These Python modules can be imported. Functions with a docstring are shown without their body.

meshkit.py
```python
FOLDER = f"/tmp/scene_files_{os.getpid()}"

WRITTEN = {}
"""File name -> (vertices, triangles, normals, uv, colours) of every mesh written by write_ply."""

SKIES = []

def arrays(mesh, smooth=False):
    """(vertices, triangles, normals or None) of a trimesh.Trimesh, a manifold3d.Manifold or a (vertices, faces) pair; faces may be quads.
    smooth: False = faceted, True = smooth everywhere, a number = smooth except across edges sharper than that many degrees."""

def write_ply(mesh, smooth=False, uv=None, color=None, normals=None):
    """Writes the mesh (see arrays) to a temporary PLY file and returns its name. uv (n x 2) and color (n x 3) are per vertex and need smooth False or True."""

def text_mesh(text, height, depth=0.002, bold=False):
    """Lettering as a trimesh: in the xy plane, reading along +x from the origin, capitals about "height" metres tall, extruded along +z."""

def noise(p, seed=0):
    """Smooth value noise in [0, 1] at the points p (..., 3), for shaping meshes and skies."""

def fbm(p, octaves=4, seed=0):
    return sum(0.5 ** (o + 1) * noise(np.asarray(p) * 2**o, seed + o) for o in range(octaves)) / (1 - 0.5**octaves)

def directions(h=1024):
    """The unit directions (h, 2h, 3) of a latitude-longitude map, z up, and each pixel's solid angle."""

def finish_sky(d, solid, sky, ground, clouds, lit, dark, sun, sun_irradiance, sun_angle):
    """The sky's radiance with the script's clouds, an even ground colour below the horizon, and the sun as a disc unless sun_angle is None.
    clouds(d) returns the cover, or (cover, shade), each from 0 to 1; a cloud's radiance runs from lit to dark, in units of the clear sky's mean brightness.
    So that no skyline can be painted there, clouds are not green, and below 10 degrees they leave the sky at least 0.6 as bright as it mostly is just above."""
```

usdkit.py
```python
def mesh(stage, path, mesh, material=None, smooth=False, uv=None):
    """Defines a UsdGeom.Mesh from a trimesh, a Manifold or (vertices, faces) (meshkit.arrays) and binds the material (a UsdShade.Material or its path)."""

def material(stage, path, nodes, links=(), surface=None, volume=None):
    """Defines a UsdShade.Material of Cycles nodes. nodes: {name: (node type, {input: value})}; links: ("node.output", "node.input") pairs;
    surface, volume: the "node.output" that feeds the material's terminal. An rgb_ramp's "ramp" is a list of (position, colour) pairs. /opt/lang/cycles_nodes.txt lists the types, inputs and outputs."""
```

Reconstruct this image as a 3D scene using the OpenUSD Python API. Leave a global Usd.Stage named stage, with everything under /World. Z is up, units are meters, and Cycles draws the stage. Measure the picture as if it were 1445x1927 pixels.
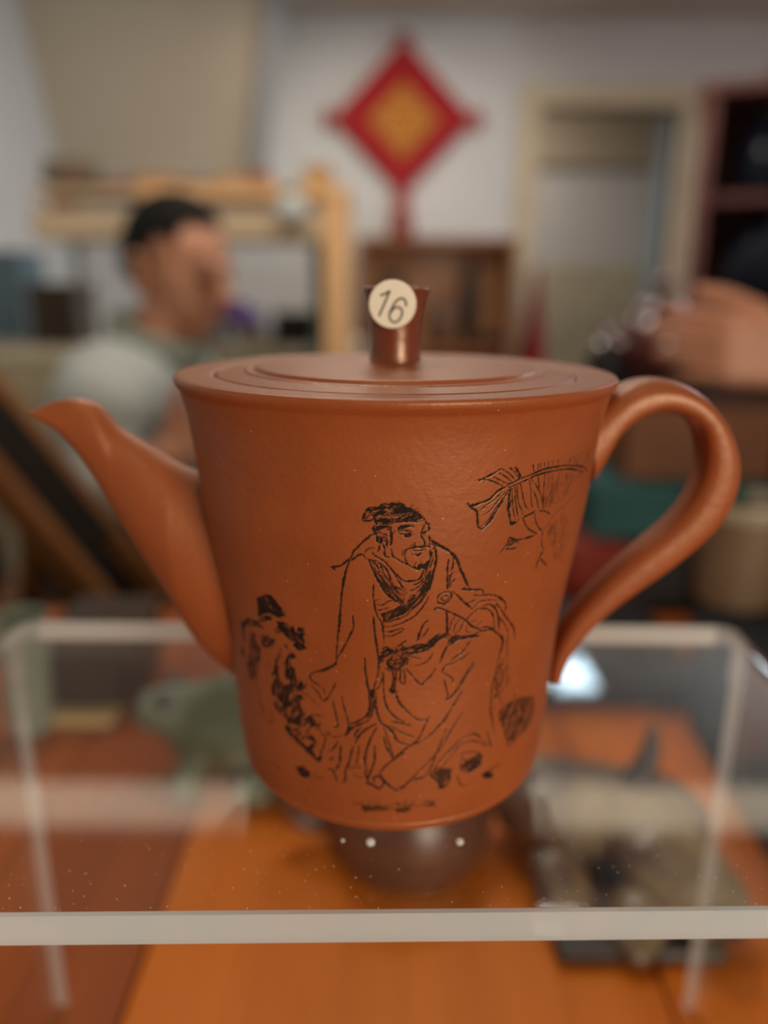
import math, random
import numpy as np, trimesh, usdkit, meshkit
import manifold3d as mf
from shapely.geometry import LineString, Polygon, Point
from shapely.ops import unary_union
from pxr import Usd, UsdGeom, UsdLux, UsdShade, Gf, Sdf, Vt

stage = Usd.Stage.CreateInMemory()
UsdGeom.SetStageUpAxis(stage, 'Z'); UsdGeom.SetStageMetersPerUnit(stage, 1.0)
UsdGeom.Xform.Define(stage, '/World'); UsdGeom.Scope.Define(stage, '/World/Looks')
T = Sdf.ValueTypeNames
rng = np.random.default_rng(16); random.seed(16)

# ---------------------------------------------------------------- camera
IW, IH, FPX = 1445, 1927, 1450.0
PITCH, ROLL = math.radians(16.1), math.radians(0.41)
CAM = np.array([0.0, 0.0, 1.015])
FWD = np.array([0, math.cos(PITCH), -math.sin(PITCH)])
_r = np.array([1.0, 0, 0]); _u = np.cross(_r, FWD)
RT = _r * math.cos(ROLL) + _u * math.sin(ROLL)
UP = -_r * math.sin(ROLL) + _u * math.cos(ROLL)
cam = UsdGeom.Camera.Define(stage, '/World/camera')
cam.CreateHorizontalApertureAttr(36.0); cam.CreateVerticalApertureAttr(36.0 * IH / IW)
cam.CreateFocalLengthAttr(36.0 * FPX / IW)
cam.CreateFStopAttr(7.4); cam.CreateFocusDistanceAttr(0.1285)
cam.CreateClippingRangeAttr(Gf.Vec2f(0.02, 200.0))
cam.CreateExposureAttr(0.0)
M4 = np.eye(4); M4[0, :3], M4[1, :3], M4[2, :3], M4[3, :3] = RT, UP, -FWD, CAM
UsdGeom.Xformable(cam).AddTransformOp().Set(Gf.Matrix4d(M4))

def at(px, py, y=None, z=None, x=None):
    """The point of the place seen at a pixel, on the plane y = .., z = .. or x = .. (metres)."""
    d = (px - IW / 2) / FPX * RT - (py - IH / 2) / FPX * UP + FWD
    k = (y - CAM[1]) / d[1] if y is not None else (z - CAM[2]) / d[2] if z is not None else (x - CAM[0]) / d[0]
    return CAM + k * d

# ---------------------------------------------------------------- lights and sky
def light(kind, name, pos, target, w, h, color, inten):
    L = kind.Define(stage, '/World/' + name)
    if kind is UsdLux.RectLight:
        L.CreateWidthAttr(w); L.CreateHeightAttr(h)
    L.CreateIntensityAttr(inten); L.CreateColorAttr(Gf.Vec3f(*color))
    p, t = np.array(pos, float), np.array(target, float)
    zz = (p - t) / np.linalg.norm(p - t)
    xx = np.cross([0, 0, 1.0] if abs(zz[2]) < .99 else [0, 1.0, 0], zz); xx /= np.linalg.norm(xx)
    m = np.eye(4); m[0, :3], m[1, :3], m[2, :3], m[3, :3] = xx, np.cross(zz, xx), zz, p
    UsdGeom.Xformable(L).AddTransformOp().Set(Gf.Matrix4d(m))
    return L

CEIL = 2.30
# daylight through the big window behind the camera, a bluish window at the right rear, the warm ceiling panel of the shop
light(UsdLux.RectLight, 'window_light_behind', (0.66, -1.12, 1.16), (0.0, 0.15, 0.96), .50, .60, (1.0, .88, .70), 18.5)
light(UsdLux.RectLight, 'window_light_right', (2.42, 2.9, 1.60), (0.2, 0.6, 0.95), 1.0, 1.0, (.78, .90, 1.0), 24.0)
light(UsdLux.RectLight, 'ceiling_lamp_light', (-.02, 3.35, CEIL - .05), (-.02, 3.3501, 0), .80, .50, (1.0, .88, .74), 9.5)
light(UsdLux.RectLight, 'ceiling_spot_light', (.74, 2.75, CEIL - .05), (.74, 2.7501, 0), .15, .26, (.66, .88, 1.0), 12.0)
light(UsdLux.RectLight, 'ceiling_lamp_rear_light', (.20, 1.42, CEIL - .05), (-.3, 2.2, 1.0), .40, .40, (1.0, .90, .78), 20.0)
light(UsdLux.RectLight, 'ceiling_lamp_middle_light', (-.30, .95, CEIL - .05), (-.30, .9501, 0), .45, .45, (1.0, .91, .80), 11.5)
light(UsdLux.RectLight, 'ceiling_lamp_front_light', (-.12, -.30, CEIL - .05), (-.12, -.2999, 0), .35, .35, (1.0, .84, .60), 3.5)
dome = UsdLux.DomeLight.Define(stage, '/World/sky')
dome.CreateIntensityAttr(0.03); dome.CreateColorAttr(Gf.Vec3f(.95, .97, 1.0))

# ---------------------------------------------------------------- helpers
def prim_path(name, parent=None):
    base = (str(parent.GetPath()) if parent is not None else '/World') + '/' + name
    p, n = base, 0
    while stage.GetPrimAtPath(p):
        n += 1; p = f'{base}_{n:03d}'
    return p

def tag(prim, label=None, cat=None, group=None, kind=None):
    for k, v in (('label', label), ('category', cat), ('group', group), ('kind', kind)):
        if v: prim.SetCustomDataByKey(k, v)
    return prim

LOC = {}
def shifted(mesh, parent):
    if parent is None: return mesh
    top = '/'.join(str(parent.GetPath()).split('/')[:3])
    if top in LOC and np.any(LOC[top]):
        mesh = tm(mesh).copy(); mesh.apply_translation(-LOC[top])
    return mesh

def thing(name, label, cat, group=None, loc=(0, 0, 0), rotz=0, local=False):
    """An Xform at the thing's base. Its parts are given in world coordinates unless local."""
    x = UsdGeom.Xform.Define(stage, prim_path(name))
    x.AddTranslateOp().Set(Gf.Vec3d(*map(float, loc)))
    if rotz: x.AddRotateZOp().Set(float(rotz))
    if not local: LOC[str(x.GetPath())] = np.array(loc, float)
    return tag(x.GetPrim(), label, cat, group)

def obj(name, mesh, mat, parent=None, smooth=40, label=None):
    p = usdkit.mesh(stage, prim_path(name, parent), shifted(mesh, parent), mat, smooth=smooth).GetPrim()
    if label: tag(p, label)
    return p

def lone(name, mesh, mat, label, cat, group=None, smooth=40):
    return tag(obj(name, mesh, mat, None, smooth), label, cat, group)

def struct(name, mesh, mat, parent=None, smooth=False):
    p = obj(name, mesh, mat, parent, smooth)
    if parent is None: tag(p, kind='structure')
    return p

def tm(m):
    if hasattr(m, 'to_mesh'):
        k = m.to_mesh(); return trimesh.Trimesh(np.array(k.vert_properties)[:, :3], np.array(k.tri_verts), process=False)
    return m

def cat_(*ms): return trimesh.util.concatenate([tm(m) for m in ms])

def box(x0, x1, y0, y1, z0, z1, r=0.0):
    if r <= 0:
        b = trimesh.creation.box([x1 - x0, y1 - y0, z1 - z0]); b.apply_translation([(x0 + x1) / 2, (y0 + y1) / 2, (z0 + z1) / 2]); return b
    s = mf.Manifold.sphere(r, 12)
    return tm(mf.Manifold.batch_hull([s.translate([a, b, c]) for a in (x0 + r, x1 - r) for b in (y0 + r, y1 - r) for c in (z0 + r, z1 - r)]))

def bar(p, q, w, t, r=0.0, up=(0, 0, 1)):
    """A rectangular bar from p to q, w wide across and t thick."""
    p, q = np.array(p, float), np.array(q, float); d = q - p; L = np.linalg.norm(d); d /= L
    a = np.cross(up, d); a /= np.linalg.norm(a); b = np.cross(d, a)
    m = box(0, L, -w / 2, w / 2, -t / 2, t / 2, r); Mx = np.eye(4); Mx[:3, 0], Mx[:3, 1], Mx[:3, 2], Mx[:3, 3] = d, a, b, p
    m.apply_transform(Mx); return m

def lathe(prof, n=64, center=(0, 0, 0)):
    """prof: (r, z) pairs from the bottom up, or a closed loop."""
    prof = np.array(prof, float); k = len(prof)
    th = np.linspace(0, 2 * np.pi, n, endpoint=False)
    v = np.stack([np.outer(prof[:, 0], np.cos(th)), np.outer(prof[:, 0], np.sin(th)), np.repeat(prof[:, 1:2], n, 1)], -1).reshape(-1, 3)
    f = []
    i, j = np.meshgrid(np.arange(k - 1), np.arange(n), indexing='ij'); j2 = (j + 1) % n
    a, b, c, d = i * n + j, i * n + j2, (i + 1) * n + j2, (i + 1) * n + j
    f = np.vstack([np.stack([a, b, c], -1).reshape(-1, 3), np.stack([a, c, d], -1).reshape(-1, 3)])
    m = trimesh.Trimesh(v + np.array(center), f, process=False); m.merge_vertices()
    m.update_faces(m.nondegenerate_faces()); return m

def spline(pts, n):
    from scipy.interpolate import CubicSpline
    pts = np.array(pts, float); t = np.r_[0, np.cumsum(np.linalg.norm(np.diff(pts[:, :3], axis=0), axis=1))]
    return CubicSpline(t, pts)(np.linspace(0, t[-1], n))

def sweep(path, rad, n=24, rad2=None, ref=(0, 1, 0), power=2.0, caps=True):
    """A tube along path; rad is its half width in the plane, rad2 along ref. power > 2 squares the section."""
    path = np.array(path, float); k = len(path)
    rad = np.broadcast_to(rad, k); rad2 = rad if rad2 is None else np.broadcast_to(rad2, k)
    d = np.gradient(path, axis=0); d /= np.linalg.norm(d, axis=1)[:, None]
    b = np.array(ref, float)[None] - (d @ np.array(ref, float))[:, None] * d; b /= np.linalg.norm(b, axis=1)[:, None]
    a = np.cross(b, d)
    th = np.linspace(0, 2 * np.pi, n, endpoint=False)
    c, s = np.cos(th), np.sin(th); c = np.sign(c) * abs(c) ** (2 / power); s = np.sign(s) * abs(s) ** (2 / power)
    v = path[:, None] + a[:, None] * (rad[:, None] * c)[..., None] + b[:, None] * (rad2[:, None] * s)[..., None]
    v = v.reshape(-1, 3)
    i, j = np.meshgrid(np.arange(k - 1), np.arange(n), indexing='ij'); j2 = (j + 1) % n
    A, B, C, D = i * n + j, i * n + j2, (i + 1) * n + j2, (i + 1) * n + j
    f = [np.stack([A, B, C], -1).reshape(-1, 3), np.stack([A, C, D], -1).reshape(-1, 3)]
    if caps:
        v = np.vstack([v, path[0], path[-1]]); q = np.arange(n); q2 = (q + 1) % n
        f.append(np.stack([q2, q, np.full(n, k * n)], -1)); f.append(np.stack([(k - 1) * n + q, (k - 1) * n + q2, np.full(n, k * n + 1)], -1))
    m = trimesh.Trimesh(v, np.vstack(f), process=False)
    if caps and m.volume < 0: m.invert()
    return m

def ell(c, r, sub=3):
    m = trimesh.creation.icosphere(sub, 1.0); m.apply_scale(r); m.apply_translation(c); return m

def lump(bones, edge=.01, it=12):
    """One smooth body: bones are lists of (x, y, z, r) whose hulls are joined, refined and smoothed."""
    parts = [mf.Manifold.batch_hull([mf.Manifold.sphere(b[3], 20).translate(list(map(float, b[:3]))) for b in bone]) for bone in bones]
    m = tm(mf.Manifold.batch_boolean(parts, mf.OpType.Add).refine_to_length(edge))
    m.merge_vertices(); trimesh.smoothing.filter_taubin(m, .5, .53, iterations=it); return m

def mat(name, color, rough=.5, var=None, scale=20, bump=0, bscale=60, bdist=.001, stretch=None, detail=4, **kw):
    """A principled material; var: a second colour mixed in by noise; stretch: scale of the noise space (grain)."""
    nodes = {'tc': ('texture_coordinate', {}), 'p': ('principled_bsdf', dict(base_color=color, roughness=rough, **kw))}
    links = []
    src = 'tc.object'
    if stretch:
        nodes['mp'] = ('mapping', {'scale': stretch}); links.append(('tc.object', 'mp.vector')); src = 'mp.vector'
    if var is not None:
        nodes['n'] = ('noise_texture', {'scale': scale, 'detail': detail, 'roughness': .6})
        nodes['r'] = ('rgb_ramp', {'ramp': [(0.0, color), (.38, color), (.62, var), (1.0, var)]})
        links += [(src, 'n.vector'), ('n.fac', 'r.fac'), ('r.color', 'p.base_color')]
    if bump:
        nodes['bn'] = ('noise_texture', {'scale': bscale, 'detail': 3.0}); nodes['b'] = ('bump', {'strength': bump, 'distance': bdist})
        links += [(src, 'bn.vector'), ('bn.fac', 'b.height'), ('b.normal', 'p.normal')]
    return usdkit.material(stage, '/World/Looks/' + name, nodes, links, surface='p.BSDF')

def srgb(r, g, b):
    c = np.array([r, g, b]) / 255.0
    return tuple(float(x) for x in np.where(c <= .04045, c / 12.92, ((c + .055) / 1.055) ** 2.4))

# ---------------------------------------------------------------- structure
TZ = 0.75                       # table top
PZ = CAM[2] - 0.1051            # riser top, where the teapot stands
wall_m = mat('wall_paint', (.64, .64, .635), .8, var=(.61, .61, .605), scale=3, bump=.15, bscale=90)
ceil_m = mat('ceiling_paint', (.50, .46, .40), .85)
slope_m = mat('slope_paint', (.64, .55, .43), .85, var=(.61, .52, .40), scale=2)
cheek_m = mat('cheek_paint', (.40, .40, .42), .8)
floor_m = mat('floor_tile', (.085, .062, .050), .4, var=(.070, .050, .042), scale=4)
frame_m = mat('door_frame_paint', (.62, .52, .36), .45, var=(.57, .47, .32), scale=6)
hall_m = mat('hall_paint', (.46, .42, .38), .8)
hall_low_m = mat('hall_wainscot', (.42, .35, .24), .6, var=(.36, .30, .2), scale=5)
hall_top_m = mat('hall_valance', (.36, .28, .19), .7)
hall_side_m = mat('hall_side_paint', (.24, .27, .29), .6)

WY = 4.3
dl, dr = at(1008, 350, y=WY)[0], at(1262, 400, y=WY)[0]
dt = at(1140, 203, y=WY)[2]
XL, XR, YF = -1.68, 2.5, -1.9
struct('floor', box(XL - .1, XR + .1, YF, 6.2, -.1, 0), floor_m)
struct('ceiling', box(XL - .1, XR + .1, YF, WY + .1, CEIL, CEIL + .1), ceil_m)
struct('wall_left', box(XL - .1, XL, YF, WY + .1, 0, CEIL), wall_m)
struct('wall_right', box(XR, XR + .1, YF, WY + .1, 0, CEIL), wall_m)
struct('wall_back', cat_(box(XL, dl, WY, WY + .1, 0, CEIL), box(dr, XR, WY, WY + .1, 0, CEIL), box(dl, dr, WY, WY + .1, dt, CEIL)), wall_m)
# sloping ceiling of the dormer at the left, with its grey cheek
sa, sb = np.array([XL, WY, 1.58]), np.array([at(470, 330, y=WY)[0], WY, 1.58])
sd = np.array([0, -.31, .72])
sc, se = sb + sd + [.17, 0, 0], sa + sd
nrm = np.cross(sb - sa, sd); nrm /= np.linalg.norm(nrm)
hull = trimesh.convex.convex_hull(np.vstack([[p, p + nrm * s * .06] for p in (sa, sb, sc, se) for s in (-1,)]).reshape(-1, 3))
struct('ceiling_slope', hull, slope_m)
struct('trim_1', bar(sb + [.03, .0, -.05], sc + [.03, .0, 0], .09, .05, up=(0, 1, 0)), cheek_m)
# doorway with its cream frame, and the passage behind
fr = tag(UsdGeom.Xform.Define(stage, '/World/door_1').GetPrim(), kind='structure')
fw = at(1008, 350, y=WY)[0] - at(972, 350, y=WY)[0]
obj('jamb', box(dl - fw, dl, WY - .03, WY + .1, 0, dt + fw, .006), frame_m, fr)
obj('jamb', box(dr, dr + fw * 1.05, WY - .03, WY + .1, 0, dt + fw, .006), frame_m, fr)
obj('lintel', box(dl, dr, WY - .03, WY + .1, dt, dt + fw, .006), frame_m, fr)
HY = 5.7
hx = at(1216, 400, y=HY)[0]
z1, z2 = at(1100, 312, y=HY)[2], at(1100, 500, y=HY)[2]
struct('wall_passage_back', box(-.2, hx, HY, HY + .1, 0, CEIL), hall_m)
struct('trim_2', box(-.2, hx, HY - .02, HY, 0, z2), hall_low_m)
struct('trim_3', box(-.2, hx, HY - .06, HY, z1, CEIL), hall_top_m)
struct('wall_passage_right', box(hx, dr + .35, WY + .1, HY + .1, 0, CEIL), hall_side_m)
struct('wall_passage_left', box(-.3, -.2, WY + .1, HY + .1, 0, CEIL), hall_m)
struct('ceiling_passage', box(-.3, hx + .1, WY + .1, HY + .1, CEIL, CEIL + .1), ceil_m)
light(UsdLux.RectLight, 'passage_lamp_light', (.5, 5.0, CEIL - .02), (.5, 5.0001, 0), .5, .3, (1.0, .95, .88), 34.0)
struct('baseboard_back', cat_(box(XL, dl - fw, WY - .015, WY, 0, .09), box(dr + fw * 1.05, XR, WY - .015, WY, 0, .09)), frame_m)

# ---------------------------------------------------------------- teapot
CX, CY = 0.0021, 0.1641
ZB, ZT = CAM[2] - .1051, CAM[2] - .0164
H = ZT - ZB
PT = np.array([0, .02, .05, .1, .2, .3, .4, .5, .6, .7, .8, .88, .94, .968, .978, .986, .993, 1])
PR = np.array([33.55, 34.15, 34.62, 35.35, 36.05, 36.55, 37.05, 38.2, 39.6, 40.85, 41.8, 42.6, 43.4, 44.15, 44.8, 45.2, 45.3, 44.95]) / 1000
from scipy.interpolate import PchipInterpolator
from scipy.ndimage import gaussian_filter1d
_tt = np.linspace(0, 1, 801)
_rr = gaussian_filter1d(PchipInterpolator(PT, PR)(_tt), 14, mode='nearest')
_rr[-42:] = PchipInterpolator(PT, PR)(_tt)[-42:] * np.clip(np.linspace(0, 2.2, 42), 0, 1) + _rr[-42:] * (1 - np.clip(np.linspace(0, 2.2, 42), 0, 1))
def radius(z):
    """Body radius at world height z: straight flared cup, with a fine ring a little above the foot."""
    t = np.clip((np.asarray(z, float) - ZB) / H, 0, 1)
    r = np.interp(t, _tt, _rr)
    foot = t * H
    r = r - .0016 * np.clip(1 - foot / .0024, 0, 1) ** 2           # rounded foot edge
    r = r + .00022 * np.exp(-((foot - .0029) / .00035) ** 2)        # ring line above the foot
    return r

def clay(name, c1, c2, rough, ink=False, bump=.22, spec=1.0, coat=0.0):
    nodes = {'tc': ('texture_coordinate', {}), 'n': ('noise_texture', {'scale': 55.0, 'detail': 4.0}), 'r': ('rgb_ramp', {'ramp': [(0.0, c1), (.4, c1), (.62, c2), (1, c2)]}),
             'v': ('voronoi_texture', {'scale': 800.0}), 'vs': ('rgb_ramp', {'ramp': [(0.0, (1, 1, 1)), (.05, (1, 1, 1)), (.12, (0, 0, 0)), (1, (0, 0, 0))]}),
             'wn': ('white_noise_texture', {}), 'th': ('math', {'math_type': 'greater_than', 'value2': .90}), 'mu': ('math', {'math_type': 'multiply'}),
             'mx': ('mix', {'color2': (.75, .40, .20)}),
             'bn': ('noise_texture', {'scale': 900.0, 'detail': 3.0}), 'bn2': ('noise_texture', {'scale': 480.0, 'detail': 2.0}), 'ad': ('math', {'math_type': 'add'}),
             'b': ('bump', {'strength': bump, 'distance': .00035}),
             'p': ('principled_bsdf', dict(roughness=rough, specular_ior_level=spec, specular_tint=(1.0, .72, .50), coat_weight=coat, coat_roughness=.35))}
    links = [('tc.object', 'n.vector'), ('n.fac', 'r.fac'), ('tc.object', 'v.vector'), ('v.distance', 'vs.fac'), ('v.color', 'wn.vector'), ('wn.value', 'th.value1'),
             ('vs.color', 'mu.value1'), ('th.value', 'mu.value2'), ('mu.value', 'mx.fac'), ('r.color', 'mx.color1'),
             ('tc.object', 'bn.vector'), ('tc.object', 'bn2.vector'), ('bn.fac', 'ad.value1'), ('bn2.fac', 'ad.value2'), ('ad.value', 'b.height'), ('b.normal', 'p.normal')]
    if ink:
        nodes['ia'] = ('attribute', {'attribute': 'ink'}); nodes['im'] = ('mix', {'color2': (.012, .011, .010)})
        nodes['isp'] = ('math', {'math_type': 'multiply_add', 'value2': -.8 * spec, 'value3': spec})
        links += [('ia.fac', 'isp.value1'), ('isp.value', 'p.specular_ior_level'), ('ia.fac', 'im.fac'), ('mx.color', 'im.color1'), ('im.color', 'p.base_color')]
    else:
        links.append(('mx.color', 'p.base_color'))
    return usdkit.material(stage, '/World/Looks/' + name, nodes, links, surface='p.BSDF')

clay_m = clay('red_clay', (.265, .061, .0150), (.30, .071, .018), .43)
clay_ink_m = clay('red_clay_engraved', (.265, .061, .0150), (.30, .071, .018), .43, ink=True)
knob_m = clay('red_clay_burnished', (.15, .028, .011), (.17, .034, .013), .30, bump=.12, coat=.3)

pot = thing('teapot', 'reddish brown clay teapot engraved with a seated scholar, number sticker on its lid knob', 'teapot', loc=(CX, CY, ZB))

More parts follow.
